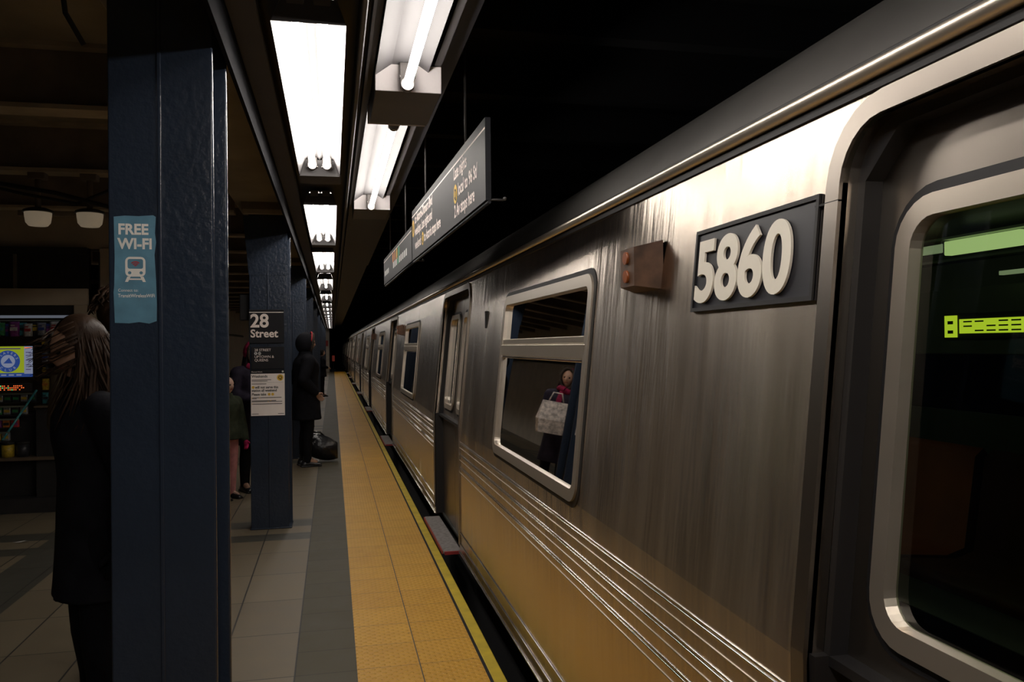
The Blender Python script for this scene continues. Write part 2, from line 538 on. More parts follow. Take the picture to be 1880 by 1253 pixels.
# ---------------------------------------------------------------- fluorescent lights
def tube_light(x0, x1, y0, y1, kind, label, group, cover=.34):
    root = empty('fluorescent_light', ((x0+x1)/2, (y0+y1)/2, 2.66), label, 'light', group)
    L = (y1-y0)/2; w = (x1-x0)/2
    zt = .115; TZ = .012 if kind == 'side' else .058
    m = MB()
    if kind == 'double':
        prof = [(-w, 0), (-w*.72, zt*.8), (-w*.55, zt), (-.018, zt), (0, zt-.02), (.018, zt), (w*.55, zt), (w*.72, zt*.8), (w, 0)]
    elif kind == 'single':
        prof = [(-w, 0), (-w*.8, zt*.8), (-w*.5, zt), (w*.5, zt), (w*.8, zt*.8), (w, 0)]
    else:
        prof = [(-w, zt*.55), (-w*.5, zt), (w*.30, zt), (w*.60, zt*.75)]
    m.grid([[(px, yy, pz) for px, pz in prof] for yy in (-L, L)], 'reflector_aged' if kind == 'side' else 'reflector_white', False)
    m.build('reflector', root, normals=False)
    for sd in (-1, 1):
        e = MB()
        if kind == 'side':
            e.box(-w, w, min(sd*L, sd*(L-.004)), max(sd*L, sd*(L-.004)), -.002, zt, 'plate_white', .002)
        else:
            e.poly([(-w, sd*L, 0), (w, sd*L, 0), (w*.75, sd*(L-.03), zt*.85), (-w*.75, sd*(L-.03), zt*.85)], 'reflector_white')
        e.build('end_plate', root, normals=False)
    hb = MB()
    if kind == 'side':
        hb.box(-w, w, L+.002, L+.53, 0.0, zt, 'housing_grey', .004)
        hb.box(w-.03, w, -L, L, zt+.002, zt+.05, 'housing_paint')
        hb.build('ballast_box', root)
    else:
        hb.box(-w-.01, w+.01, L+.022, L+cover, .015, zt, 'housing_paint', .004)
        hb.build('cover_plate', root)
    xs = (-w*.36, w*.36) if kind == 'double' else ((0.0,) if kind == 'single' else (-.01,))
    for tx in xs:
        t = MB().tube([(tx, -L+.06, TZ), (tx, L-.06, TZ)], .019, 'tube_light', 12, True)
        t.build('tube', root)
        for s in (-1, 1):
            q = MB()
            q.tube([(tx, s*(L-.035), TZ), (tx, s*(L-.075), TZ)], .028, 'socket_metal', 14)
            q.box(tx-.03, tx+.03, s*(L-.03)-.008, s*(L-.03)+.008, TZ-.01, zt, 'socket_metal', .003)
            q.tube([(tx-.034, s*(L-.05), .05), (tx-.026, s*(L-.05), .05)], .008, 'socket_metal', 6)
            q.tube([(tx+.026, s*(L-.05), .05), (tx+.034, s*(L-.05), .05)], .008, 'socket_metal', 6)
            q.build('socket', root)
    return root
names = {0: 'double fluorescent tube light overhead, largest one with both tubes in full view',
         1: 'second double tube ceiling light, just past the large one',
         2: 'third double tube light, last of the double ones before the single tubes',
         3: 'first single tube ceiling light after the three double ones'}
ORD = 'first second third fourth fifth sixth seventh eighth ninth tenth eleventh twelfth thirteenth fourteenth fifteenth sixteenth seventeenth eighteenth nineteenth'.split()
row = [(-3.9, -1.35, 'double'), (-.75, 1.8, 'double'), (2.85, 5.40, 'double'), (6.50, 9.05, 'double'), (9.75, 12.33, 'double'), (13.65, 16.25, 'single'), (17.5, 20.1, 'single')]
y = 21.2
while y < 50.5:
    row.append((y, y+2.3, 'single')); y += 2.75 if y < 35 else 2.62
for i, (a, c, kd) in enumerate(row):
    sh = -.0035*(a-2.8)
    if a > 20: sh = -.06
    j = i-2
    if j in names: lb, g = names[j], 'tube lights in the left ceiling row'
    elif j == 4: lb, g = 'second single tube ceiling light after the three double ones', 'tube lights in the left ceiling row'
    elif j < 0: lb, g = ['double tube ceiling light farthest behind the viewpoint, beyond the top edge', 'double tube ceiling light just above the top edge of view'][j+2], 'tube lights in the left ceiling row'
    else: lb, g = 'small distant single tube light, %s in the ceiling row counted from the large double one' % ORD[j], 'distant single tube lights'
    w = .125 if j < 3 else .125
    tube_light(-.068+sh-w, -.068+sh+w+(.0 if j < 3 else .0), a, c, kd, lb, g, .34 if j < 5 else .27)
tube_light(.19, .475, .90, 3.54, 'side', 'single tube light box cut by the top edge, right of the double tubes', 'tube light boxes beside the housing')
tube_light(.18, .465, 4.08, 6.64, 'side', 'single tube light box beside the hanging sign, nearer the train', 'tube light boxes beside the housing')
tube_light(.19, .475, -2.3, .34, 'side', 'single tube light box above and behind the viewpoint', 'tube light boxes beside the housing')

# ---------------------------------------------------------------- steel columns
def column():
    root = empty('steel_column', (0, 0, 0), 'x', 'column')
    H = 2.80
    f = MB().box(-.167, .150, 0, .022, 0, H, 'column_paint', .006, 3).box(-.02, -.006, -.006, 0, 0, H, 'column_paint', .004, 3)
    f.build('front_flange', root)
    MB().box(-.167, .167, .215, .24, 0, H, 'column_paint', .006, 3).build('rear_flange', root)
    MB().box(-.12, .10, .02, .217, 0, H, 'column_paint').build('web', root)
    MB().box(-.175, .172, -.008, .248, 0, .012, 'column_paint', .004).build('base_plate', root)
    c = MB()
    c.box(-.21, .168, -.05, .29, H-.10, H-.06, 'beam_paint', .003).box(-.22, .168, -.06, .30, H-.06, H, 'beam_dark')
    c.build('capital', root)
    c = MB()
    c.grid([[(-.212, -.012, H-.11), (.155, -.012, H-.11)], [(-.168, -.004, H-.62), (.150, -.004, H-.62)]], 'column_paint', False)
    c.build('haunch', root)
    return root
proto = column()
clabels = ['blue steel column just behind the viewpoint', 'large blue steel column with the free wi-fi sticker, nearest in view',
           'blue steel column carrying the 28 Street sign and the weekend service notice',
           'blue steel column right behind the one with the 28 Street sign']
for i in range(12):
    o = copy_tree(proto) if i < 11 else proto
    if i < 2:
        for ch in list(o.children):
            if ch.name.startswith('haunch'): bpy.data.objects.remove(ch)
    o.location = (-.523, -1.7+4.5*i, 0)
    o['label'] = clabels[i] if i < 4 else 'distant blue steel column, %s in the line counted from the one with the wi-fi sticker' % ORD[i-1]
    o['group'] = 'blue steel platform columns'

# ---------------------------------------------------------------- signs on the columns
# free wi-fi sticker
b = MB()
edge = [(-.673, 1.980), (-.640, 1.984), (-.600, 1.983), (-.556, 1.987), (-.548, 1.982), (-.551, 1.93), (-.548, 1.90), (-.553, 1.86), (-.549, 1.78), (-.547, 1.70), (-.548, 1.648),
        (-.57, 1.640), (-.60, 1.645), (-.63, 1.641), (-.672, 1.643), (-.675, 1.74), (-.673, 1.76), (-.671, 1.85)]
Yk = 2.798
b.poly([(x, Yk, z) for x, z in edge], 'sticker_blue')
b.text('FREE', .047, 'wifi_white', face_cam(-.661, Yk-.001, 1.925), bold=.0016, xs=.93)
b.text('WI-FI', .047, 'wifi_white', face_cam(-.661, Yk-.001, 1.879), bold=.0016, xs=.93)
# train icon
fn = lambda u, v: (u, Yk-.001, v)
b.holes(rrect(-.640, -.580, 1.790, 1.853, .014, 4), [rrect(-.633, -.587, 1.815, 1.846, .006, 3), rrect(-.632, -.622, 1.797, 1.807, .0049, 4), rrect(-.598, -.588, 1.797, 1.807, .0049, 4)], fn, 'wifi_white')
for s in (-1, 1):
    cx = -.610
    b.poly([(cx+s*.014, Yk-.001, 1.790), (cx+s*.024, Yk-.001, 1.790), (cx+s*.031, Yk-.001, 1.773), (cx+s*.022, Yk-.001, 1.773)], 'wifi_white')
b.box(-.630, -.590, Yk-.0015, Yk-.001, 1.7795, 1.784, 'wifi_white')
for r in (.006, .012, .018):
    pts = []
    for k in range(9):
        a = math.radians(45+90*k/8); pts.append((-.610+r*math.cos(a), 1.821+r*math.sin(a)))
    for k in range(8, -1, -1):
        a = math.radians(45+90*k/8); pts.append((-.610+(r-.0035)*math.cos(a), 1.821+(r-.0035)*math.sin(a)))
    b.holes(pts, [], fn, 'sticker_red')
b.text('Connect to:', .013, 'wifi_white', face_cam(-.662, Yk-.001, 1.742), xs=.95)
b.text('TransitWirelessWiFi', .0155, 'wifi_white', face_cam(-.662, Yk-.001, 1.724), xs=.84, bold=.0002)
tag(b.build('wifi_sticker', normals=False), 'pale blue free wi-fi sticker with train symbol on the nearest column', 'sticker')
# station name sign
YC = 7.296
b = MB().box(-.693, -.404, YC-.012, YC, 1.595, 1.885, 'sign_black', .003)
b.box(-.690, -.407, YC-.0135, YC-.012, 1.858, 1.864, 'sign_white')
b.text('28', .158, 'sign_white', face_cam(-.682, YC-.0135, 1.735), bold=.004, xs=.97)
b.text('Street', .094, 'sign_white', face_cam(-.681, YC-.0135, 1.648), bold=.0022, xs=.97)
tag(b.build('station_sign'), 'black station name sign reading 28 Street on the blue column', 'sign')
b = MB().box(-.675, -.405, YC-.008, YC, 1.375, 1.565, 'sign_black', .002)
for i, s in enumerate(('28 STREET', '', 'UPTOWN &', 'QUEENS')):
    if s: b.text(s, .030, 'sign_white', face_cam(-.650, YC-.0095, 1.528-.029*i), bold=0)
for i, s in enumerate(('R', 'W')):
    cx = -.639+.031*i
    b.disc(face_cam(cx, YC-.0095, 1.509), .0125, 'bullet_white')
    b.text(s, .018, 'ink_black', face_cam(cx, YC-.0105, 1.5025), 'CENTER', bold=.0005)
tag(b.build('direction_sign'), 'small black sign reading uptown and queens, under the 28 Street sign', 'sign')
b = MB().box(-.682, -.403, YC-.004, YC-.001, .975, 1.335, 'paper_white')
b.box(-.682, -.403, YC-.0045, YC-.001, 1.335, 1.368, 'sign_black')
yf = YC-.0055
b.text('Planned Work', .015, 'sign_white', face_cam(-.676, yf, 1.346))
b.disc(face_cam(-.418, yf, 1.352), .008, 'bullet_white')
b.text('Weekends', .030, 'ink_black', face_cam(-.675, yf, 1.303), bold=.0006)
b.disc(face_cam(-.440, yf, 1.300), .027, 'bullet_yellow')
b.text('Q', .040, 'ink_black', face_cam(-.440, yf-.001, 1.287), 'CENTER', bold=.0008)
for zz, wd in ((1.282, .16), (1.272, .13), (1.248, .12)):
    b.box(-.675, -.675+wd, yf-.0003, yf, zz-.0022, zz+.0022, 'ink_black')
b.box(-.675, -.41, yf-.0003, yf, 1.259, 1.260, 'ink_black')
b.disc(face_cam(-.663, yf, 1.219), .0115, 'bullet_yellow')
b.text('will not serve this', .030, 'ink_black', face_cam(-.647, yf, 1.209), bold=.0008, xs=.88)
b.text('station all weekend', .030, 'ink_black', face_cam(-.675, yf, 1.182), bold=.0008, xs=.88)
b.text('Please take', .030, 'ink_black', face_cam(-.675, yf, 1.149), bold=.0008, xs=.88)
b.disc(face_cam(-.532, yf, 1.158), .0115, 'bullet_yellow'); b.disc(face_cam(-.503, yf, 1.158), .0115, 'bullet_yellow')
for zz, wd in ((1.130, .245), (1.122, .04), (1.104, .20), (1.096, .25), (1.076, .25)):
    b.box(-.675, -.675+wd, yf-.0003, yf, zz-.0024, zz+.0024, 'ink_black')
for xx, zz in ((-.672, 1.130), (-.61, 1.130), (-.52, 1.104), (-.54, 1.096), (-.672, 1.076)):
    b.disc(face_cam(xx, yf-.001, zz), .004, 'bullet_yellow', 10)
b.box(-.675, -.62, yf-.0003, yf, .989, .993, 'ink_black'); b.box(-.46, -.41, yf-.0003, yf, .989, .993, 'ink_black')
tag(b.build('service_notice'), 'white paper weekend service notice with yellow bullet, lowest on the second column', 'poster')

# hanging overhead signs
def hanging(p0, p1, z0, z1, label, fill):
    d = Vector((p0[0]-p1[0], p0[1]-p1[1], 0)); L = d.length; d.normalize()
    n = d.cross(Vector((0, 0, 1)))      # towards platform
    if n.x > 0: n = -n
    root = empty('hanging_sign', ((p0[0]+p1[0])/2, (p0[1]+p1[1])/2, z0), label, 'sign', 'overhead direction signs')
    c = Vector(((p0[0]+p1[0])/2, (p0[1]+p1[1])/2, 0))
    def P(u, v, w): return Vector((p1[0], p1[1], 0))+d*u+n*w-c+Vector((0, 0, v))
    m = MB()
    H = z1-z0
    th = .0125
    for w in (th, -th): m.poly([P(0, 0, w), P(L, 0, w), P(L, H, w), P(0, H, w)], 'sign_black')
    m.poly([P(0, 0, th), P(L, 0, th), P(L, 0, -th), P(0, 0, -th)], 'sign_black')
    m.poly([P(0, H, th), P(L, H, th), P(L, H, -th), P(0, H, -th)], 'sign_black')
    m.poly([P(L, 0, th), P(L, H, th), P(L, H, -th), P(L, 0, -th)], 'dark_steel')
    m.poly([P(0, 0, th), P(0, H, th), P(0, H, -th), P(0, 0, -th)], 'dark_steel')
    m.poly([P(0, H*.86, th+.001), P(L, H*.86, th+.001), P(L, H*.885, th+.001), P(0, H*.885, th+.001)], 'sign_white')
    def T(u, v, w=.0015):
        o = P(u, v, th+w)
        return Matrix(((d.x, 0, n.x, o.x), (d.y, 0, n.y, o.y), (0, 1, 0, o.z), (0, 0, 0, 1)))
    fill(m, T, L, H)
    m.build('sign_panel', root)
    MB().tube([P(L*.25, H, 0), P(L*.25, 3.09-z0, 0)], .006, 'housing_grey', 6).build('hanger_rod', root)
    MB().tube([P(L*.8, H, 0), P(L*.8, 3.09-z0, 0)], .006, 'housing_grey', 6).build('hanger_rod', root)
    MB().tube([P(0.01, -.012, 0), P(L+.02, -.012, 0)], .008, 'dark_steel', 6).build('bottom_rail', root)
    br = MB().tube([P(L-.01, .004, 0), P(L-.01, .004, -.07)], .005, 'housing_grey', 6).ball(P(L-.01, .010, -.075), .009, 'housing_grey', 8, 6)
    br.build('bracket', root)
def near_text(m, T, L, H):
    s = .092
    m.disc(T(.075, H*.62), .062, 'bullet_yellow'); m.text('N', .10, 'ink_black', T(.075, H*.62-.036, .003), 'CENTER', bold=.002)
    u0 = .17
    m.text('to Astoria-Ditmars Blvd', s, 'sign_white', T(u0, H*.68), bold=.0022, xs=.94)
    m.text('weekdays, Late nights and', s, 'sign_white', T(u0, H*.44), bold=.0022, xs=.86)
    m.text('weekends', s, 'sign_white', T(u0, H*.17), bold=.0022, xs=.86)
    m.disc(T(u0+.40, H*.25), .045, 'bullet_yellow'); m.text('Q', .07, 'ink_black', T(u0+.40, H*.25-.024, .003), 'CENTER', bold=.002)
    m.text('to Astoria stops here', s, 'sign_white', T(u0+.47, H*.17), bold=.0022, xs=.86)
    u1 = 1.78
    m.text('Late nights', s, 'sign_white', T(u1, H*.66), bold=.0022, xs=.9)
    m.disc(T(u1+.045, H*.44), .05, 'bullet_yellow'); m.text('Q', .075, 'ink_black', T(u1+.045, H*.44-.026, .003), 'CENTER', bold=.002)
    m.text('local to 96 St/', s, 'sign_white', T(u1+.12, H*.38), bold=.0022, xs=.95)
    m.text('2 Av stops here', s, 'sign_white', T(u1+.01, H*.11), bold=.0022, xs=.9)
def far_text(m, T, L, H):
    for k, mt in enumerate(('bullet_orange', 'bullet_orange', 'bullet_yellow', 'bullet_green')):
        m.disc(T(1.0+.17*k, H*.68), .05, mt)
    for k in range(9):
        o = T(1.0+.13*k, H*.30)
        m.poly([o @ Vector((0, 0, 0)), o @ Vector((.085, 0, 0)), o @ Vector((.085, .055, 0)), o @ Vector((0, .055, 0))], 'bullet_green' if k == 3 else 'bullet_white')
    for k in range(4):
        o = T(.12+.12*k, H*.30)
        m.poly([o @ Vector((0, 0, 0)), o @ Vector((.08, 0, 0)), o @ Vector((.08, .05, 0)), o @ Vector((0, .05, 0))], 'bullet_white')
hanging((.668, 3.48), (.596, 6.04), 2.19, 2.55, 'black hanging sign reading Late nights local to 96 St, 2 Av stops here', near_text)
hanging((.594, 6.08), (.54, 8.5), 2.19, 2.45, 'smaller dim black hanging sign directly beyond the Late nights sign', far_text)

# ---------------------------------------------------------------- subway train
def sx(z): return .90+.1*max(0.0, z-.95)
ZB, ZM, ZT = .04, .93, 2.05
def roof_profile():
    return [(1.010, 2.05), (1.022, 2.11), (1.05, 2.17), (1.10, 2.235), (1.2, 2.315), (1.4, 2.40), (1.8, 2.50), (2.42, 2.55), (3.04, 2.50), (3.44, 2.40), (3.64, 2.315), (3.76, 2.2), (3.83, 2.05)]

def side_fn(off=0.0):
    return lambda u, v: (sx(v)+off, u, v)

def make_window(root, y0, y1, z0=.95, z1=1.835, loc=None):
    fw = .048
    m = MB()
    # rubber gasket
    m.holes(rrect(y0-.022, y1+.022, z0-.022, z1+.022, .085), [rrect(y0+.004, y1-.004, z0+.004, z1-.004, .07)], side_fn(-.003), 'rubber_and_shade', .05)
    g = m.build('window_gasket', root)
    m = MB()
    m.holes(rrect(y0, y1, z0, z1, .075), [rrect(y0+fw, y1-fw, z0+fw, z1-fw, .035)], side_fn(-.012), 'aluminium', .024)
    m.box(sx(1.54)-.014, sx(1.54)+.02, y0+.03, y1-.03, 1.500, 1.560, 'aluminium', .003)
    m.box(sx(1.58)-.010, sx(1.58)+.02, y0+.03, y1-.03, 1.562, 1.592, 'aluminium', .003)
    m.box(sx(1.48)-.008, sx(1.48)+.02, y0+.04, y1-.04, 1.488, 1.498, 'polished_rail', .002)
    w = m.build('window_frame', root)
    a = MB(); X = side_fn(.006)
    a.poly([X(y0+.03, z0+.03), X(y1-.03, z0+.03), X(y1-.03, 1.50), X(y0+.03, 1.50)], 'car_glass'); a.build('window_pane', w, normals=False)
    a = MB(); X = side_fn(.010)
    a.poly([X(y0+.03, 1.56), X(y1-.03, 1.56), X(y1-.03, z1-.03), X(y0+.03, z1-.03)], 'car_glass'); a.build('window_pane', w, normals=False)
    return w

def make_leaf(root, y0, y1):
    off = .075
    z0, z1 = .05, 1.965
    wy0, wy1 = y0+.075, y1-.075
    if wy1-wy0 < .1: return
    m = MB()
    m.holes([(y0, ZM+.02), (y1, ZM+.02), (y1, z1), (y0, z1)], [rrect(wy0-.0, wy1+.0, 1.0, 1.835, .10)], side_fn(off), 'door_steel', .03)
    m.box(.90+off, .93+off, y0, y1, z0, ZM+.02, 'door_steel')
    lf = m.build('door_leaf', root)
    g = MB().holes(rrect(wy0-.012, wy1+.012, .988, 1.847, .11), [rrect(wy0+.012, wy1-.012, 1.012, 1.823, .09)], side_fn(off-.004), 'rubber_and_shade')
    g.build('window_gasket', lf)
    f = MB().holes(rrect(wy0+.010, wy1-.010, 1.01, 1.825, .09), [rrect(wy0+.050, wy1-.050, 1.05, 1.785, .055)], side_fn(off-.014), 'aluminium', .03)
    f.build('window_frame', lf)
    X = side_fn(off+.012)
    MB().poly([X(wy0+.03, 1.03), X(wy1-.03, 1.03), X(wy1-.03, 1.81), X(wy0+.03, 1.81)], 'door_glass').build('window_pane', lf, normals=False)
    e = MB().box(.888+off, .90+off, (y1 if abs(y1-((y0+y1)/2)) else y1)-.008, y1, z0, 1.0, 'rubber_and_shade')
    return lf

def make_car(y0, y1, doors, wins, label, detail=2, ends=True):
    root = empty('subway_car', (0, 0, 0), label, 'subway car', 'stainless subway cars of the train')
    W = 1.43
    # side skin with openings
    DT = 1.985; r = .11
    outer = [(y0, ZM), (y0, ZT)]
    # lower edge runs along ZM with notches for doors; walk from y1 back to y0
    outer = [(y0, ZT), (y1, ZT), (y1, ZM)]
    for d in sorted(doors, reverse=True):
        a, c = d-W, d
        outer.append((c, ZM))
        for k in range(7):
            t = math.radians(90*k/6); outer.append((c-r+r*math.cos(t), DT-r+r*math.sin(t)))
        for k in range(7):
            t = math.radians(90+90*k/6); outer.append((a+r+r*math.cos(t), DT-r+r*math.sin(t)))
        outer.append((a, ZM))
    outer.append((y0, ZM))
    hl = [rrect(a, c, .95, 1.835, .075) for a, c in wins]
    m = MB()
    m.holes(outer, hl, side_fn(), 'stainless', .035)
    ed = [y0]+[v for d in sorted(doors) for v in (d-W, d)]+[y1]
    for a, c in zip(ed[::2], ed[1::2]):
        if c-a > .01:
            m.box(.90, .93, a, c, ZB, ZM, 'stainless')
    for q in (y0, y1):
        m.grid([[(px, q, pz) for px, pz in [(.90, ZB), (.90, .95)]+roof_profile()+[(3.94, .95), (3.94, ZB)]]]*1+[[(2.4, q, ZB) for _ in range(17)]], 'roof_steel', False)
    m.box(3.90, 3.94, y0, y1, ZB, 1.0, 'roof_steel')
    m.build('side_panel', root)
    # fluting rails
    if detail:
        fl = MB()
        for a, c in zip(ed[::2], ed[1::2]):
            if c-a < .05: continue
            for z in (.672, .763, .853):
                for dz in (-.006, .006):
                    fl.tube([(.899, a+.03, z+dz), (.899, c-.03, z+dz)], .0030, 'polished_rail', 8)
                fl.tube([(.899, a+.03, z-.038), (.899, c-.03, z-.038)], .0022, 'aluminium', 6)
            for z, q in ((ZB+.004, .006), (.114, .004), (.196, .004)):
                fl.tube([(.896, a+.01, z), (.896, c-.01, z)], q, 'polished_rail', 8)
        fl.build('fluting', root)
    rf = MB()
    pr = roof_profile()
    rf.grid([[(px, q, pz) for px, pz in pr] for q in (y0, y1)], 'roof_steel', True)
    rf.build('roof', root, normals=False)
    gt = MB()
    gt.box(1.002, 1.03, y0, y1, 2.035, 2.052, 'rubber_and_shade')  # black strip painted in as the shadow line under the gutter
    gt.tube([(.998, y0, 2.072), (.998, y1, 2.072)], .017, 'aluminium', 10)
    gt.box(1.0, 1.02, y0, y1, 2.085, 2.098, 'rubber_and_shade', .002)
    gt.build('gutter', root)
    # underframe
    MB().box(1.0, 3.8, y0+.3, y1-.3, -.95, ZB, 'tunnel_black').build('underframe', root)
    for d in doors:
        if detail:
            a, c = d-W, d
            rim = MB()
            o1 = [(c+.045, .95), (c+.045, DT-r)]+[(c-r+(r+.045)*math.cos(math.radians(15*k)), DT-r+(r+.045)*math.sin(math.radians(15*k))) for k in range(7)]+[(a+r+(r+.045)*math.cos(math.radians(90+15*k)), DT-r+(r+.045)*math.sin(math.radians(90+15*k))) for k in range(7)]+[(a-.045, .95)]
            o2 = [(a, .95)]+[(a+r+r*math.cos(math.radians(180-15*k)), DT-r+r*math.sin(math.radians(180-15*k))) for k in range(7)]+[(c-r+r*math.cos(math.radians(90-15*k)), DT-r+r*math.sin(math.radians(90-15*k))) for k in range(7)]+[(c, .95)]
            n1 = len(o1)
            rim.holes(o1+o2, [], side_fn(-.008), 'door_steel', .02)
            for q in (a-.045, c): rim.box(.892, .905, q, q+.045, .10, .95, 'door_steel')
            rim.build('door_surround', root)
            rb = MB()
            for q in (a, c-.02): rb.box(.905, .985, q, q+.02, .05, ZM+.02, 'rubber_and_shade')
            rb.holes([(c-.001, ZM)]+o2[::-1][1:-1]+[(a+.001, ZM)], [[(c-.022, ZM+.02), (c-.022, DT-r), (c-r, DT-.02), (a+r, DT-.02), (a+.022, DT-r), (a+.022, ZM+.02)]], side_fn(.035), 'rubber_and_shade', .05)
            rb.build('door_seal', root)
        make_leaf(root, d-W/2+.004, d-.004)
        make_leaf(root, d-W+.004, d-W/2-.004)
        if detail:
            st = MB().box(.792, .93, d-W+.10, d-.05, .005, .030, 'step_grey', .010, 2)
            st.box(.784, .793, d-W+.12, d-.07, .005, .028, 'step_red')
            st.box(.80, .93, d-W+.085, d-W+.10, .005, .028, 'step_red')
            st.build('door_step', root)
    for a, c in wins: make_window(root, a, c)
    # inside
    it = MB()
    it.box(.96, 3.86, y0+.05, y1-.05, .03, .05, 'interior_floor')
    it.box(3.80, 3.84, y0+.05, y1-.05, .05, 1.12, 'interior_wall')
    it.box(3.74, 3.78, y0+.05, y1-.05, 1.78, 2.1, 'interior_wall')
    it.box(1.08, 3.76, y0+.05, y1-.05, 2.14, 2.16, 'interior_wall')
    it.build('interior_shell', root)
    return root

car = make_car(-3.2, 24.9, [1.44, 7.38, 14.2, 21.1], [(-2.4, -.6), (2.98, 4.62), (9.35, 11.1), (15.8, 17.5), (22.2, 23.8)],
               'nearest stainless steel subway car, numbered 5860, with a large window beside the number')
car2 = make_car(25.3, 53.0, [28.2, 35.3, 42.2, 49.0], [(30.0, 31.8), (37.0, 38.8), (43.8, 45.5), (50.3, 52)], 'middle stainless subway car of the train, beyond the numbered one', 2)
car3 = make_car(53.4, 81.0, [56.5, 63.3, 70, 77], [(58.2, 60), (65, 66.8), (72, 73.5)], 'farthest small stainless subway car at the tunnel end of the train', 1)

# number plate
def side_M(y, z, off):
    # text frame on the leaning side, reading towards -Y
    d = Vector((0, -1, 0)); uz = Vector((.1, 0, 1)).normalized(); n = d.cross(uz)
    p = Vector((sx(z)+off, y, z))
    return Matrix(((d.x, uz.x, n.x, p.x), (d.y, uz.y, n.y, p.y), (d.z, uz.z, n.z, p.z), (0, 0, 0, 1)))
b = MB()
b.holes([(1.505, 1.645), (2.085, 1.645), (2.085, 1.865), (1.505, 1.865)], [], side_fn(-.004), 'plate_black', .006)
b.holes([(1.505, 1.645), (2.085, 1.645), (2.085, 1.865), (1.505, 1.865)], [[(1.515, 1.655), (2.075, 1.655), (2.075, 1.855), (1.515, 1.855)]], side_fn(-.009), 'rubber_and_shade', .007)
pl = b.build('number_plate', car)
b = MB()
b.text('5860', .225, 'digit_white', side_M(2.068, 1.674, -.009), bold=.0062, xs=1.06, extrude=.003)
b.build('digit', pl)['label'] = 'raised off-white digits 5860'
# side indicator box
def marker(y, z, parent):
    m = MB()
    X = sx(z)
    w, h, dd = .115, .075, .07
    base = [(X, y-w, z-h), (X, y+w, z-h), (X, y+w, z+h), (X, y-w, z+h)]
    top = [(X-dd, y-w*.45, z-h*.8), (X-dd, y+w*.6, z-h*.8), (X-dd, y+w*.6, z+h*.8), (X-dd, y-w*.45, z+h*.8)]
    for k in range(4):
        j = (k+1) % 4
        m.poly([base[k], base[j], top[j], top[k]], 'marker_brown')
    m.poly(top, 'marker_brown')
    bx = m.build('indicator_box', parent)
    l = MB()
    for dz in (-.028, .030):
        l.tube([(X-dd-.008, y+.01, z+dz), (X-dd+.004, y+.01, z+dz)], .020, 'marker_amber', 14)
    l.build('lens', bx)
    return bx
marker(2.44, 1.80, car); marker(11.75, 1.79, car); marker(19.5, 1.79, car)
b = MB()
b.box(sx(1.74)-.012, sx(1.74)+.02, 5.18, 5.21, 1.67, 1.78, 'rubber_and_shade', .003); b.build('door_indicator', car)
MB().box(sx(1.78)-.002, sx(1.78)+.01, 1.44, 1.52, 1.838, 1.842, 'rubber_and_shade').build('panel_seam', car)
# interior fittings of the near car
def pole(y): return MB().tube([(2.0, y, .05), (2.0, y, 2.14)], .016, 'interior_rail', 8).build('grab_pole', car)
for y in (6.6, ): pole(y)
for a, c, m in ((-2.0, 0.2, 'car_panel'), (.6, 1.9, 'car_panel'), (2.64, 3.04, 'car_panel')):
    MB().box(2.58, 2.62, a, c, 1.925, 1.985, m, .004).build('glow_panel', car)
for a, c in ((3.5, 4.9), (2.5, 3.3)):
    MB().box(3.1, 3.14, a+.2, c+.2, 2.02, 2.09, 'car_panel_dim', .004).build('glow_panel', car)
MB().box(1.95, 2.15, -2.5, 5.5, 2.125, 2.138, 'car_panel_dim').build('glow_panel', car)  # added glowing strip, mostly out of view, to brighten the seats
MB().box(2.56, 2.66, -3.0, 6, 1.895, 1.905, 'interior_rail').box(2.56, 2.66, -3, 6, 1.99, 2.0, 'interior_rail').build('ceiling_cove', car)
b = MB().box(2.60, 2.70, -.5, 3.26, 1.50, 1.78, 'interior_wall', .004); hd = b.build('display_housing', car)
b = MB().box(2.592, 2.60, 1.9, 3.06, 1.565, 1.672, 'rubber_and_shade', .002); b.build('display_bezel', hd)
b = MB()
b.box(2.588, 2.592, 2.98, 3.05, 1.572, 1.665, 'led_yellow')
b.box(2.588, 2.592, 1.9, 2.965, 1.588, 1.648, 'led_yellow')
for k in range(11):
    yk = 2.94-.062*k
    for q in range(3):
        if (k*7+q*3) % 5: b.box(2.586, 2.588, yk-.045, yk, 1.596+.019*q, 1.602+.019*q, 'rubber_and_shade')
for q in range(2): b.box(2.586, 2.588, 3.0, 3.03, 1.588+.04*q, 1.602+.04*q, 'rubber_and_shade')
b.build('led_display', hd)
MB().box(2.54, 2.56, 2.2, 2.70, 1.812, 1.828, 'car_panel_dim').build('glow_panel', car)  # glowing bar stands in for a silver highlight, not a lamp
# bench seats facing the aisle
for k, (a, c) in enumerate(((1.55, 2.45), (2.50, 3.42), (3.48, 4.4))):
    s = MB()
    prof = [(2.62, .46), (2.60, .50), (2.64, .525), (2.95, .50), (3.05, .53), (3.12, .98), (3.17, 1.02), (3.20, .98), (3.16, .45)]
    V = s.grid([[(px, q, pz) for px, pz in prof] for q in (a, c)], ('seat_orange', 'seat_brown', 'seat_orange')[k], True, True)
    s.cap(V[0], 'seat_brown'); s.cap(V[1], 'seat_brown')
    s.build('bench_seat', car)
MB().box(2.62, 3.20, -.5, 1.45, .60, .66, 'seat_orange', .02, 2).box(3.14, 3.2, -.5, 1.45, .62, 1.02, 'seat_brown', .02, 2).build('bench_seat', car)
MB().box(2.66, 2.72, -1, 4.6, .30, .46, 'interior_rail', .01).build('seat_panel', car)

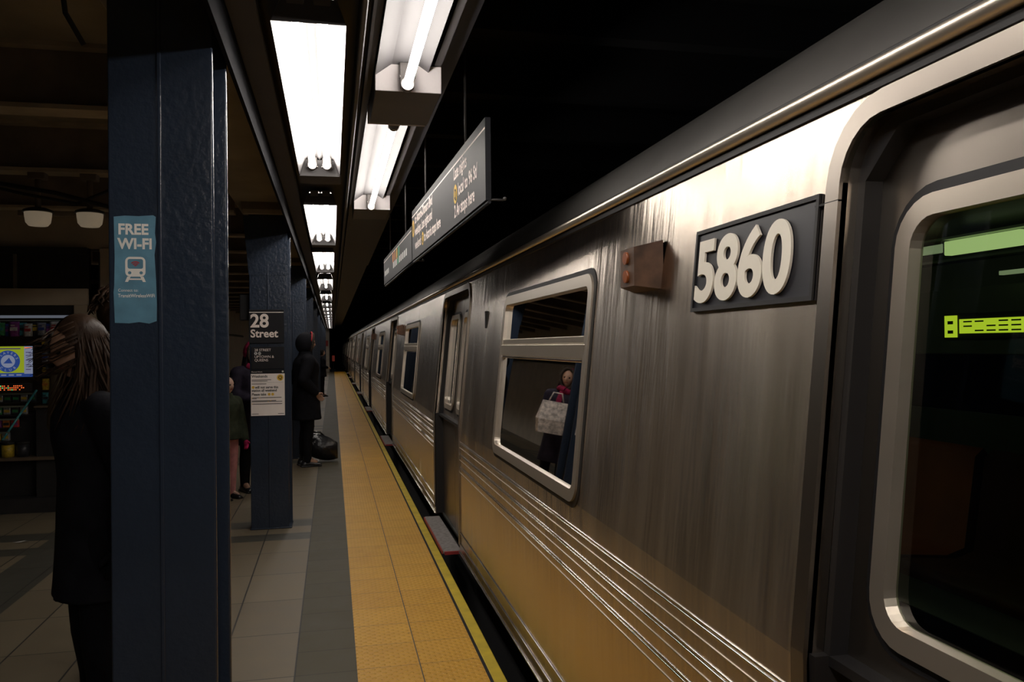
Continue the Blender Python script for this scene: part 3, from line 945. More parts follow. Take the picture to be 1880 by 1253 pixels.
# ---------------------------------------------------------------- newsstand on the left
ns = empty('newsstand', (-3.2, 8.6, 0), 'dim beige newsstand with an open front full of snacks', 'newsstand')
O = Vector((-3.2, 8.6, 0))
def nbox(mb, x0, x1, y0, y1, z0, z1, mat, bev=0): return mb.box(x0-O.x, x1-O.x, y0-O.y, y1-O.y, z0, z1, mat, bev)
m = MB(); nbox(m, -6.9, -2.30, 8.56, 8.62, 1.985, 2.145, 'kiosk_paint', .004); m.build('fascia', ns)
m = MB(); nbox(m, -6.9, -2.30, 8.62, 8.70, 2.145, 2.54, 'kiosk_dark'); nbox(m, -6.9, -2.3, 8.54, 8.56, 2.47, 2.54, 'kiosk_dark'); nbox(m, -2.95, -2.93, 8.58, 8.62, 2.15, 2.5, 'beam_dark'); m.build('shutter_box', ns)
m = MB(); nbox(m, -6.9, -1.5, 8.66, 8.72, 2.54, 3.0, 'kiosk_paint'); m.build('upper_panel', ns)
m = MB(); nbox(m, -2.42, -2.20, 8.56, 8.64, 0, 1.985, 'kiosk_paint', .004); nbox(m, -2.2, -1.45, 8.60, 8.66, 0, 2.54, 'kiosk_paint', .004)
for xx in (-2.2, -2.0, -1.8): nbox(m, xx-.006, xx+.006, 8.592, 8.60, 0, 2.5, 'kiosk_dark')
m.build('side_panel', ns)
m = MB(); nbox(m, -6.9, -2.42, 8.60, 8.64, 1.90, 1.985, 'kiosk_dark', .003); m.build('lintel', ns)
m = MB(); nbox(m, -6.9, -1.45, 10.3, 10.4, 0, 2.54, 'kiosk_dark'); nbox(m, -1.5, -1.45, 8.66, 10.3, 0, 2.54, 'kiosk_dark'); nbox(m, -6.9, -1.45, 8.66, 10.4, 2.2, 2.24, 'kiosk_dark'); m.build('shell', ns)
m = MB(); nbox(m, -6.9, -2.42, 8.62, 9.1, .0, .14, 'kiosk_dark'); nbox(m, -6.9, -2.42, 8.85, 9.1, .14, .95, 'kiosk_dark'); nbox(m, -6.9, -2.42, 8.64, 9.1, .50, .53, 'kiosk_wood'); m.build('counter', ns)
m = MB(); nbox(m, -4.6, -2.45, 8.72, 8.735, 1.868, 1.895, 'kiosk_tube', .003); m.build('light_strip', ns)
m = MB(); nbox(m, -4.6, -2.45, 9.5, 9.52, .9, 2.1, 'kiosk_wood'); m.build('back_board', ns)
m = MB(); m.tube([(-4.2-O.x, 8.78-O.y, 1.845), (-2.45-O.x, 8.78-O.y, 1.845)], .006, 'interior_rail', 6); m.build('hanging_rail', ns)

def packet(w, h, mat, band):
    m = MB()
    rows = []
    for j in range(5):
        v = -h*j/4
        puff = .016*math.sin(PI*j/4)
        rows.append([(-w/2, 0, v), (-w*.25, -puff, v), (w*.25, -puff, v), (w/2, 0, v), (w*.25, puff, v), (-w*.25, puff, v)])
    V = m.grid(rows, mat, True, True); m.cap(V[0], mat); m.cap(V[-1], mat)
    m.box(-w*.35, w*.35, -.0185, -.016, -h*.62, -h*.38, band, .001)
    m.box(-w*.28, w*.1, -.0185, -.015, -h*.30, -h*.22, band)
    return m
cols = ['pack_red', 'pack_blue', 'pack_yellow', 'pack_green', 'pack_purple', 'pack_orange', 'pack_cyan', 'pack_white', 'pack_silver', 'pack_black']
word = dict(zip(cols, ['red', 'blue', 'yellow', 'green', 'purple', 'orange', 'turquoise', 'white', 'silver', 'black']))
first = {}
def put_pack(x, y, z, c, where, grp, cat='snack packet', s=1.0, rz=0):
    if c not in first:
        o = packet(.085, .13, c, cols[(cols.index(c)+3) % len(cols)]).build('snack_packet'); first[c] = o
    else:
        o = first[c].copy(); COL.objects.link(o)
    o.location = (x, y, z); o.scale = (s, s, s); o.rotation_euler.z = rz
    tag(o, '%s %s' % (word[c], where), cat, grp)
ordr = ['pack_white', 'pack_green', 'pack_blue', 'pack_purple', 'pack_cyan', 'pack_white', 'pack_black', 'pack_silver', 'pack_blue', 'pack_white', 'pack_black', 'pack_blue', 'pack_silver']
cnt = {}
ordn = ['', 'second ', 'third ', 'fourth ', 'fifth ', 'sixth ', 'seventh ']
def nth(key):
    cnt[key] = cnt.get(key, 0)+1
    return ordn[min(cnt[key]-1, 6)]
for i, c in enumerate(ordr):
    n = nth(('top', c))
    put_pack(-3.18+.060*i, 8.78-.034*(i % 2), 1.835-.01*(i % 3), c, 'snack packet, %sof its colour from the left on the top rail' % n, 'packets on the top rail of the newsstand', s=.95 if i % 3 else 1.1)
k = 0
for r in range(5):
    for q, xx in enumerate((-2.76, -2.66, -2.56)):
        c = ['pack_black', 'pack_cyan', 'pack_silver', 'pack_green', 'pack_black', 'pack_white', 'pack_yellow'][(k*3) % 7]; k += 1
        put_pack(xx, 8.84+.01*q, 1.68-.135*r, c, 'packet in the hanging column beside the screen, %s row, %s strip' % (('top', 'second', 'middle', 'fourth', 'lowest')[r], ('left', 'middle', 'right')[q]), 'packets in hanging strips beside the screen', s=.85)
# lottery screen
scx = empty('lottery_screen', (-3.05, 8.70, 1.30), 'lit yellow and blue Players Club screen in the newsstand', 'screen')
MB().box(-.40, .235, 0, .05, -.03, .31, 'kiosk_dark', .006).build('case', scx)
m = MB()
def sq(x0, x1, z0, z1, mat, y=-.002): m.poly([(x0, y, z0), (x1, y, z0), (x1, y, z1), (x0, y, z1)], mat)
sq(-.385, .15, .04, .295, 'screen_yellow'); sq(.15, .225, .03, .295, 'screen_grey'); sq(-.385, .15, .0, .04, 'screen_blue'); sq(.15, .225, 0, .03, 'screen_blue')
cx, cz, R0 = .01, .152, .105
m.holes([(cx+R0*math.cos(2*PI*k/32), cz+R0*math.sin(2*PI*k/32)) for k in range(32)], [[(cx+.062*math.cos(2*PI*k/24), cz+.062*math.sin(2*PI*k/24)) for k in range(24)]], lambda u, v: (u, -.004, v), 'screen_blue')
m.disc(face_cam(cx, -.0035, cz), .062, 'screen_grey', 24)
m.poly([(cx-.04, -.005, cz-.02), (cx+.04, -.005, cz-.02), (cx+.01, -.005, cz+.035)], 'screen_blue')
for s, a0, st in (('PLAYERS', 158, -23), ('CLUB', 228, 28)):
    for i, chh in enumerate(s):
        a = math.radians(a0+st*i)
        rr = .084
        rot = Matrix.Rotation((a-PI/2) if s == 'PLAYERS' else (a+PI/2), 4, 'Z')
        M = face_cam(cx+rr*math.cos(a), -.006, cz+rr*math.sin(a)) @ rot @ Matrix.Translation((0, -.011, 0))
        m.text(chh, .032, 'screen_grey', M, 'CENTER', bold=.0005)
sq(-.38, .12, .268, .278, 'screen_ink', -.004)
for zz in (.285,): sq(.155, .22, zz-.008, zz, 'led_red', -.004)
for zz in (.24, .21, .165, .12, .075): sq(.165, .21, zz-.007, zz, 'screen_ink', -.004)
for k in range(8): sq(-.38+.066*k, -.335+.066*k, .014, .026, 'screen_grey', -.004)
m.build('screen_face', scx, normals=False)
tk = MB(); tk.box(-.40, .23, -.01, .04, -.04, .04, 'kiosk_dark', .004)
random.seed(3)
for k in range(34):
    for q in range(3):
        if random.random() < .72:
            xx = -.385+.0165*k
            tk.box(xx, xx+.009, -.013, -.010, -.024+.018*q, -.014+.018*q, random.choice(['led_red', 'led_red', 'led_red', 'led_green']))
tag(tk.build('led_ticker', loc=(-3.05, 8.645, 1.20)), 'narrow led message strip with red and green dots under the screen', 'led display')
# sloping candy rack
rk = empty('candy_rack', (-3.10, 8.60, .55), 'sloping wire candy rack under the led strip', 'rack')
for s in (-.9, .30):
    MB().tube([(s, .12, .62), (s-.18, -.22, .18)], .010, 'pack_cyan', 8).build('side_rail', rk)
for j in range(4):
    MB().box(-.98+.05*j*.3-.04*(3-j)*0, .30-.045*j, .10-.095*j, .105-.09*j, .58-.115*j, .595-.115*j, 'interior_rail').build('shelf_rail', rk)
    MB().box(-.98, .29-.045*j, .10-.095*j, .20-.095*j, .500-.115*j, .508-.115*j, 'kiosk_dark').build('shelf', rk)
bx = {}
def candy(x, y, z, c, label, grp, sz=(.06, .05, .075)):
    if c not in bx:
        m = MB().box(-.03, .03, -.02, .02, 0, .07, c, .004, 2).box(-.024, .024, -.0212, -.0198, .02, .045, cols[(cols.index(c)+4) % 10])
        m.box(-.03, .03, -.005, .005, .07, .078, c)
        o = m.build('candy_box'); bx[c] = o
    else:
        o = bx[c].copy(); COL.objects.link(o)
    o.location = (x, y, z); tag(o, label, 'candy box', grp)
random.seed(11)
for j in range(4):
    for i in range(8):
        c = random.choice(['pack_red', 'pack_green', 'pack_black', 'pack_silver', 'pack_orange', 'pack_yellow', 'pack_purple'] if j > 1 else ['pack_black', 'pack_green', 'pack_blue', 'pack_black', 'pack_silver'])
        candy(-3.10+.255-.045*j-.072*i, 8.60+.155-.095*j, .55+.510-.115*j, c,
              '%s candy box on the %s shelf of the sloping rack, %sfrom its right end' % (word[c], ('top', 'second', 'third', 'lowest')[j], ('first ', 'second ', 'third ', 'fourth ', 'fifth ', 'sixth ', 'seventh ', 'eighth ')[i]), 'candy boxes on the sloping rack')
candy(-2.66, 8.72, 1.021, 'pack_yellow', 'yellow candy box standing alone beside the sloping rack', 'loose newsstand boxes')
candy(-2.59, 8.72, 1.021, 'pack_white', 'white candy box next to the lone yellow box', 'loose newsstand boxes')
m = MB(); nbox(m, -2.81, -2.47, 8.66, 8.86, 1.0, 1.02, 'kiosk_wood', .003); nbox(m, -2.80, -2.48, 8.70, 8.85, .14, 1.0, 'kiosk_dark'); m.build('side_shelf', ns)
# lower row of tubs
for i, (c, w) in enumerate((('pack_silver', 'silver'), ('pack_orange', 'orange'), ('pack_green', 'green'), ('pack_yellow', 'yellow'), ('pack_black', 'black'))):
    m = MB().tube([(0, 0, 0), (0, 0, .12)], [.055, .06], c, 16).tube([(0, 0, .12), (0, 0, .145)], .062, 'kiosk_dark', 16)
    tag(m.build('snack_jar', loc=(-3.45+.13*i, 8.74, .531)), '%s jar with dark lid on the lower newsstand shelf' % w, 'jar', 'jars on the lower newsstand shelf')

# dome lamps hanging from the beams
def dome_lamp(x, label):
    root = empty('dome_lamp', (x, 5.8, 2.36), label, 'lamp', 'dome lamps hanging near the newsstand')
    m = MB()
    rings = [(.0, .0), (.055, .0), (.072, .02), (.078, .06), (.080, .085)]
    m.grid([[(r*math.cos(2*PI*k/20), r*math.sin(2*PI*k/20), z) for k in range(20)] for r, z in rings[1:]], 'lamp_cover', True, True)
    m.disc(Matrix.Translation((0, 0, .0)), .055, 'lamp_cover', 20)
    m.build('cover', root)
    m = MB().tube([(0, 0, .085), (0, 0, .10), (0, 0, .115)], [.092, .088, .05], 'dark_steel', 20); m.build('cap', root)
    MB().tube([(0, 0, .115), (0, 0, .36)], .018, 'beam_dark', 10).build('stem', root)
    MB().box(-.05, .05, -.04, .04, .30, .345, 'beam_dark', .004).build('bracket', root)
    return root
dome_lamp(-1.846, 'dome lamp with pale cover under the beams, the one farther from the big column')
dome_lamp(-1.538, 'dome lamp with pale cover hanging close beside the big column')
b = MB().tube([(-2.6, 5.6, 2.68), (-2.1, 5.7, 2.62), (-1.7, 5.65, 2.55), (-1.3, 5.68, 2.45), (-.9, 5.9, 2.60)], .014, 'tunnel_black', 8).tube([(-2.4, 5.7, 2.66), (-1.9, 5.72, 2.55), (-1.6, 5.74, 2.5), (-1.3, 5.8, 2.66)], .010, 'tunnel_black', 8)
tag(b.build('power_cable'), 'black cables sagging under the beams around the dome lamps', 'cable')
b = MB().box(-2.0, -1.4, 5.90, 5.92, 2.44, 2.475, 'beam_dark', .003)
tag(b.build('conduit_rail'), 'thin dark rail behind the two dome lamps', 'rail')
b = MB().tube([(-.80, 2.70, 2.75), (-.78, 2.70, 2.58), (-.74, 2.74, 2.5)], .008, 'tunnel_black', 8)
tag(b.build('loose_cable'), 'short loose black cable looping down beside the big column top', 'cable')
# small wall devices seen past column one
b = MB().box(-.79, -.70, 7.5, 7.62, 1.80, 2.03, 'dark_steel', .006)
tag(b.build('junction_box'), 'dark junction box fixed beside the 28 Street column', 'junction box')
b = MB().tube([(-3.06, 10.9, 1.95), (-3.06, 30, 1.95)], .03, 'dark_steel', 8)
tag(b.build('wall_conduit'), 'dark conduit running along the far tiled wall', 'conduit')
b = MB().box(-1.4, -.25, 52.22, 52.28, 1.60, 1.95, 'red_sign', .004)
tag(b.build('end_sign'), 'red sign high on the pale wall at the platform end', 'sign')
b = MB().box(-.02, .16, 58, 58.1, .55, .95, 'signal_red', .02).box(.04, .1, 58.02, 58.08, -1.38, .55, 'dark_steel')
tag(b.build('tunnel_signal'), 'dim red signal in the black tunnel mouth past the platform', 'signal')
b = MB().poly([(-.05, -.01, .004), (.02, -.02, .006), (.05, .0, .016), (.0, .018, .006)], 'litter_paper').poly([(.0, -.01, .006), (.06, -.012, .012), (.08, .004, .005), (.02, .01, .01)], 'litter_paper')
tag(b.build('paper_scrap', loc=(-2.49, 7.33, 0)), 'small crumpled white paper scrap on the dark platform floor', 'litter')

# ---------------------------------------------------------------- people
def eval_mods(ob):
    dg = bpy.context.evaluated_depsgraph_get()
    dg.update()
    me = bpy.data.meshes.new_from_object(ob.evaluated_get(dg))
    return me

def skin_mesh(nodes, edges, root, sub=1):
    names_ = list(nodes)
    me = bpy.data.meshes.new('s')
    me.from_pydata([nodes[n][0] for n in names_], [(names_.index(a), names_.index(c)) for a, c in edges], [])
    ob = bpy.data.objects.new('s', me); COL.objects.link(ob)
    md = ob.modifiers.new('k', 'SKIN'); md.use_smooth_shade = True
    for i, n in enumerate(names_):
        r = nodes[n][1]
        me.skin_vertices[0].data[i].radius = r if isinstance(r, tuple) else (r, r)
        me.skin_vertices[0].data[i].use_root = (n == root)
    if sub:
        s = ob.modifiers.new('u', 'SUBSURF'); s.levels = sub; s.render_levels = sub
    out = eval_mods(ob)
    bpy.data.objects.remove(ob)
    return out

def remesh(bm_or_me, voxel, name, mats, parent, smooth=2):
    me = bm_or_me
    ob = bpy.data.objects.new('r', me); COL.objects.link(ob)
    md = ob.modifiers.new('v', 'REMESH'); md.mode = 'VOXEL'; md.voxel_size = voxel; md.use_smooth_shade = True
    if smooth:
        sm = ob.modifiers.new('m', 'SMOOTH'); sm.factor = .5; sm.iterations = smooth
    out = eval_mods(ob)
    bpy.data.objects.remove(ob)
    out.name = name
    out.materials.clear()
    for m in mats: out.materials.append(MAT[m])
    for p in out.polygons: p.use_smooth = True; p.material_index = 0
    o = bpy.data.objects.new(name, out); COL.objects.link(o); o.parent = parent
    return o

def head_bm(c, s, turn=0.0, tilt=0.0):
    """head facing +X with nose, brow, chin, ears"""
    bm = bmesh.new()
    bmesh.ops.create_uvsphere(bm, u_segments=40, v_segments=28, radius=1)
    for v in bm.verts:
        x, y, z = v.co
        X, Yy, Z = x*.098, y*.077, z*.118
        if z < 0:
            k = -z
            X = X*(1-.18*k)+(.018*k if x > 0 else -.0)*1.0
            Yy *= (1-.30*k)
        if x > 0:
            a = math.atan2(y, x)
            X += .022*math.exp(-((a/.16)**2))*math.exp(-(((z+.18)/.17)**2))        # nose
            X += .006*math.exp(-((a/.5)**2))*math.exp(-(((z-.25)/.12)**2))         # brow
            for sg in (-1, 1):
                X -= .010*math.exp(-(((a-sg*.42)/.17)**2))*math.exp(-(((z-.03)/.12)**2))   # sockets
            X += .007*math.exp(-((a/.25)**2))*math.exp(-(((z+.50)/.08)**2))        # lips
            X += .009*math.exp(-((a/.3)**2))*math.exp(-(((z+.82)/.13)**2))         # chin
        else:
            X *= 1.06
        v.co = (X, Yy, Z)
    for sg in (-1, 1):
        M = Matrix.Translation((-.005, sg*.078, -.005)) @ Matrix.Rotation(sg*.3, 4, 'Z') @ Matrix.Diagonal((.020, .009, .033, 1))
        bmesh.ops.create_uvsphere(bm, u_segments=12, v_segments=8, radius=1, matrix=M)
    M = Matrix.Translation(c) @ Matrix.Rotation(turn, 4, 'Z') @ Matrix.Rotation(tilt, 4, 'Y') @ Matrix.Scale(s, 4)
    bmesh.ops.transform(bm, matrix=M, verts=bm.verts)
    return bm, M

def finger_nodes(nodes, edges, palm, direc, side, s, tag_, curl=.5):
    """palm node name, direction of fingers, side = thumb direction"""
    P = nodes[palm][0]
    d = Vector(direc).normalized(); t = Vector(side).normalized(); n = d.cross(t).normalized()
    P = Vector(P)
    lens = (.072, .080, .074, .058)
    for i in range(4):
        off = t*(.030-.020*i)*s
        base = P+off+d*.035*s
        a1 = curl*.5; a2 = curl*1.2
        p1 = base+(d*math.cos(a1)+n*math.sin(a1))*lens[i]*.5*s
        p2 = p1+(d*math.cos(a2)+n*math.sin(a2))*lens[i]*.5*s
        ks = ['%s_f%d%d' % (tag_, i, j) for j in range(3)]
        for kname, p, r in zip(ks, (base, p1, p2), (.0095, .0085, .007)):
            nodes[kname] = (tuple(p), r*s)
        edges += [(palm, ks[0]), (ks[0], ks[1]), (ks[1], ks[2])]
    b0 = P+t*.032*s-d*.012*s; b1 = b0+(t*.7+d*.7).normalized()*.035*s; b2 = b1+(t*.25+d+n*.3).normalized()*.028*s
    for kname, p, r in zip(('a', 'b', 'c'), (b0, b1, b2), (.012, .0105, .0085)):
        nodes[tag_+'_t'+kname] = (tuple(p), r*s)
    edges += [(palm, tag_+'_ta'), (tag_+'_ta', tag_+'_tb'), (tag_+'_tb', tag_+'_tc')]

def person(loc, rz, height, label, coat, hem, legs, shoe, hairm, hair, arms, skin='skin', head_turn=0., head_tilt=0., hood=None,
           bulk=1.0, stride=.0, glove=None, lean=0.0, scarf=None, voxel=.0085, trousers_from=.95):
    """local frame: facing +X, z up, units scaled from a 1.75 m figure"""
    root = empty('person', loc, label, 'person', rz=rz)
    s = height/1.75
    V3 = lambda x, y, z: (x*s+lean*(z-.9)*s*(1 if z > .9 else 0), y*s, z*s)
    nodes = {}
    edges = []
    def nd(n, p, r): nodes[n] = (V3(*p), (r[0]*s, r[1]*s) if isinstance(r, tuple) else r*s)
    nd('pelvis', (0, 0, .96), (.15, .11)); nd('waist', (0, 0, 1.10), (.135, .10)); nd('chest', (0, 0, 1.30), (.165, .115)); nd('collar', (0, 0, 1.43), (.10, .08))
    nd('neck', (.005, 0, 1.49), .055); nd('skull', (.015, 0, 1.58), .052)
    edges += [('pelvis', 'waist'), ('waist', 'chest'), ('chest', 'collar'), ('collar', 'neck'), ('neck', 'skull')]
    J = {}
    for sg, k in ((1, 'l'), (-1, 'r')):
        st = stride*sg
        J['hip'+k] = (0, sg*.095, .90); J['knee'+k] = (.015+st*.5, sg*.10, .50); J['ank'+k] = (-.01+st, sg*.10, .09); J['toe'+k] = (.13+st, sg*.115, .04); J['heel'+k] = (-.05+st, sg*.10, .045)
        nd('hip'+k, J['hip'+k], (.095, .09)); nd('knee'+k, J['knee'+k], .060); nd('ank'+k, J['ank'+k], .040); nd('toe'+k, J['toe'+k], (.045, .028))
        edges += [('pelvis', 'hip'+k), ('hip'+k, 'knee'+k), ('knee'+k, 'ank'+k), ('ank'+k, 'toe'+k)]
        a = arms[0 if k == 'l' else 1]     # elbow, wrist
        J['sh'+k] = (0, sg*.185, 1.40); J['el'+k] = a[0]; J['wr'+k] = a[1]
        nd('sh'+k, J['sh'+k], .062); nd('el'+k, a[0], .046); nd('wr'+k, a[1], (.030, .024))
        d = (Vector(a[1])-Vector(a[0])).normalized()
        pm = Vector(a[1])+d*.055
        nd('pm'+k, tuple(pm), (.036, .018))
        edges += [('chest', 'sh'+k), ('sh'+k, 'el'+k), ('el'+k, 'wr'+k), ('wr'+k, 'pm'+k)]
        fwdv = Vector((1, 0, .15))
        sd = (fwdv-d*fwdv.dot(d)).normalized()
        finger_nodes(nodes, edges, 'pm'+k, d, sd, s, 'h'+k, .55)
    me = skin_mesh(nodes, edges, 'pelvis', 1)
    hc = Vector(V3(.025, 0, 1.635))
    hb, HM = head_bm(hc, s, head_turn, head_tilt)
    hb.from_mesh(me)
    me2 = bpy.data.meshes.new('b'); hb.to_mesh(me2); hb.free()
    body = remesh(me2, voxel, 'body', [skin, 'lips'], root, 1)
    inv = HM.inverted()
    for p in body.data.polygons:
        q = inv @ p.center
        if q.x > .06 and abs(q.y) < .024 and -.066 < q.z < -.050: p.material_index = 1
    for sg in (-1, 1):
        e = MB().ball(HM @ Vector((.081, sg*.031, .004)), .0125*s, 'eye_dark', 10, 8)
        e.build('eye', root)
    # gloves
    if glove:
        for k in ('l', 'r'):
            wv = Vector(nodes['wr'+k][0]); pv = Vector(nodes['pm'+k][0]); dv = (pv-wv).normalized()
            bmg = bmesh.new(); bmg.from_mesh(body.data)
            bmesh.ops.delete(bmg, geom=[v for v in bmg.verts if (v.co-wv).dot(dv) < -.05*s or (v.co-pv).length > .19*s], context='VERTS')
            bmg.normal_update()
            for v in bmg.verts: v.co += v.normal*.005
            for f in bmg.faces: f.material_index = 0
            gm = bpy.data.meshes.new('glove'); bmg.to_mesh(gm); bmg.free(); gm.materials.append(MAT[glove])
            go = bpy.data.objects.new('glove', gm); COL.objects.link(go); go.parent = root
    # trousers
    def capsules(mb, chain):
        for (p, r), (q, r3) in zip(chain, chain[1:]):
            p, q = Vector(V3(*p)), Vector(V3(*q))
            mb.tube([p, q], [r*s, r3*s], legs, 16)
            mb.ball(p, r*s, legs, 14, 10); mb.ball(q, r3*s, legs, 14, 10)
    def close(mb, name, voxel, mat, it=3):
        bmesh.ops.recalc_face_normals(mb.bm, faces=mb.bm.faces)
        mm = bpy.data.meshes.new('t'); mb.bm.to_mesh(mm); mb.bm.free()
        return remesh(mm, voxel, name, [mat], root, it)
    def ellipse_loft(mb, rings, n=28, wob=0.0):
        rows_ = []
        for x, z, rx, ry in rings:
            rows_.append([Vector(V3(x+rx*math.cos(q)*(1+wob*math.sin(5*q+z*9)), ry*math.sin(q)*(1+wob*math.sin(4*q+z*7)), z)) for q in [2*PI*k/n for k in range(n)]])
        V = mb.grid(rows_, legs, True, True); mb.cap(V[0], legs); mb.cap(V[-1], legs)
    mb = MB()
    ellipse_loft(mb, [(0, .84, .10, .15), (0, .92, .125, .172), (0, 1.0, .12, .165), (0, 1.06, .11, .15)])
    for sg, k in ((1, 'l'), (-1, 'r')):
        kn, an, hp = Vector(J['knee'+k]), Vector(J['ank'+k]), Vector(J['hip'+k])
        capsules(mb, [(hp, .098), ((hp+kn)/2, .086), (kn, .068), (kn*.6+an*.4+Vector((-.014, 0, 0)), .066), (Vector((an.x, an.y, .085)), .054)])
    close(mb, 'trousers', .013, legs)
    # shoes
    for sg, k in ((1, 'l'), (-1, 'r')):
        an = J['ank'+k]; x0 = an[0]
        m = MB()
        rows = []
        for t, hh, ww in ((-.085, .05, .030), (-.07, .085, .040), (-.02, .11, .043), (.04, .095, .044), (.10, .070, .050), (.155, .055, .046), (.185, .035, .028)):
            rows.append([((x0+t)*s, (an[1]+ww*math.cos(q))*s, max(.012, .022+(hh-.022)*max(0, math.sin(q)))*s if math.sin(q) > -.2 else .010*s) for q in [2*PI*j/14 for j in range(14)]])
        V = m.grid(rows, shoe, True, True); m.cap(V[0], shoe); m.cap(V[-1], shoe)
        m.tube([((x0-.01)*s, an[1]*s, .07*s), ((x0-.01)*s, an[1]*s, .15*s)], [.048*s, .046*s], shoe, 14)
        m.box((x0-.09)*s, (x0+.185)*s, (an[1]-.047)*s, (an[1]+.047)*s, .001, .022*s, 'shoe_white' if shoe in ('shoe_white', 'shoe_pink') else 'rubber_and_shade', .010*s, 2)
        o = m.build('shoe', root)
        lc = MB()
        for j in range(4): lc.tube([((x0+.05+.02*j)*s, (an[1]-.024)*s, (.100-.009*j)*s), ((x0+.05+.02*j)*s, (an[1]+.024)*s, (.100-.009*j)*s)], .0035*s, 'sign_white' if shoe == 'shoe_white' else 'shoe_black', 6)
        lc.build('laces', o)
    # coat
    mb = MB()
    B = bulk
    rings = []
    nn = max(3, int((1.12-hem)/.06))
    for q in range(nn+1):
        t = q/nn; rings.append((0, hem+(1.12-hem)*t, B*(.168-.040*t), B*(.205-.042*t)))
    rings += [(.0, 1.20, .132*B, .168*B), (.005, 1.28, .140*B, .185*B), (.005, 1.36, .135*B, .195*B), (0, 1.42, .110*B, .165*B), (0, 1.465, .080*B, .095*B), (.004, 1.52, .070*B, .074*B)]
    ellipse_loft(mb, rings, 30, .025)
    for sg, k in ((1, 'l'), (-1, 'r')):
        sh = Vector(J['sh'+k]); el = Vector(J['el'+k]); wr = Vector(J['wr'+k])
        sh2 = sh*1.0+Vector((0, sg*.012*B, -.015))
        capsules(mb, [(sh2+Vector((0, -sg*.07, .01)), .078*B), (sh2, .076*B), ((sh2+el)/2, .068*B), (el, .060*B), ((el+wr)/2, .056*B), (wr-(wr-el)*.06, .048*B)])
    cobj = close(mb, 'coat', .012, coat)
    if coat == 'jacket_brown':
        MB().box(.128*s*bulk, .150*s*bulk, -.005, .005, .95*s, 1.42*s, 'rubber_and_shade').build('zipper', cobj)
    # scarf / hood
    if scarf:
        m = MB()
        pts = [V3(.02+.085*math.cos(q), .085*math.sin(q), 1.475+.02*math.sin(q*2)) for q in [2*PI*k/16 for k in range(17)]]
        m.tube(pts, .040*s, scarf, 12, False); m.tube([V3(.09, .03, 1.46), V3(.14, .04, 1.34), V3(.15, .03, 1.18)], [.035*s, .04*s, .03*s], scarf, 10)
        m.build('scarf', root)
    if hood:
        m = MB()
        rows = []
        for j in range(13):
            th = PI*j/12
            rows.append([HM @ Vector((-.015+.125*math.sin(th)*math.cos(q)*(1.12 if math.cos(q) < 0 else .75), .118*math.sin(th)*math.sin(q), -.01+.150*math.cos(th))) for q in [PI*.27+PI*1.46*k/20 for k in range(21)]])
        m.grid(rows, hood, True); m.build('hood', root)
        f = MB(); pts = []
        for k in range(25):
            q = 2*PI*k/24
            pts.append(HM @ Vector((.050+.010*math.cos(q), .090*math.sin(q), -.008+.132*math.cos(q))))
        f.tube(pts, .019*s, 'fur_brown', 10, False); f.build('fur_trim', root)
        if hood == 'coat_black':
            pts = [HM @ Vector((.028+.012*math.cos(q), -.104*math.sin(q), -.006+.152*math.cos(q))) for q in [-.35+1.75*k/12 for k in range(13)]]
            MB().tube(pts, .009*s, 'trim_red', 8).build('hood_piping', root)['label'] = 'red piping on the hood'
    # hair
    if hair:
        m = MB()
        rows = []
        for j in range(12):
            th = PI*.80*j/11
            fr = .10 if j < 5 else (.26 if j < 7 else .37)
            rows.append([HM @ Vector((-.012+.106*math.sin(th)*math.cos(q)+0.0, .091*math.sin(th)*math.sin(q), .012+.124*math.cos(th))) for q in [PI*fr+PI*(2-2*fr)*k/24 for k in range(25)]])
        m.grid(rows, hairm, True)
        rng = random.Random(hash(label) % 1000 if False else len(label))
        nst = {'long': 150, 'short': 60, 'wind': 340}[hair]
        for k in range(nst):
            q = PI*(.36+1.28*rng.random()); th = .12+1.35*rng.random()
            if hair == 'short': q = PI*(.4+1.2*rng.random())
            p = Vector((-.012+.108*math.sin(th)*math.cos(q), .093*math.sin(th)*math.sin(q), .012+.126*math.cos(th)))
            down = {'long': .36, 'short': .05, 'wind': .30+.10*rng.random()}[hair]
            out = Vector((math.cos(q), math.sin(q), 0))*(.018+.02*rng.random())
            wnd = Vector((0, 0, 0))
            if hair == 'wind': wnd = Vector((.05+.13*rng.random(), .10*rng.random()-.02, 0)) if rng.random() < .55 else Vector((-.02, .03*rng.random(), 0))
            pts = [HM @ (p*.97)]
            for t in (.25, .5, .75, 1.0):
                w = .012*rng.uniform(-1, 1)
                pts.append(HM @ (p+out*min(1, t*1.6)+wnd*t*t+Vector((w, w, -down*t))))
            m.tube(pts, [.001*s, .0065*s, .0065*s, .0045*s, .001*s], hairm, 5)
        if hair == 'wind':
            for k in range(40):      # strands blown across the face
                z0 = .09-.16*rng.random(); sgn = 1 if rng.random() < .7 else -1
                p0 = Vector((.02, sgn*.088, z0+.02)); 
                pts = [HM @ p0, HM @ Vector((.075, sgn*.070, z0+.005)), HM @ Vector((.108, sgn*.030, z0-.01)), HM @ Vector((.125+.03*rng.random(), -sgn*.01, z0-.03*rng.random())), HM @ Vector((.16+.03*rng.random(), -sgn*.05*rng.random(), z0+.02*rng.random()-.03))]
                m.tube(pts, [.0022*s, .0022*s, .002*s, .0015*s, .0006*s], hairm, 5)
        m.build('hair', root)
    return root

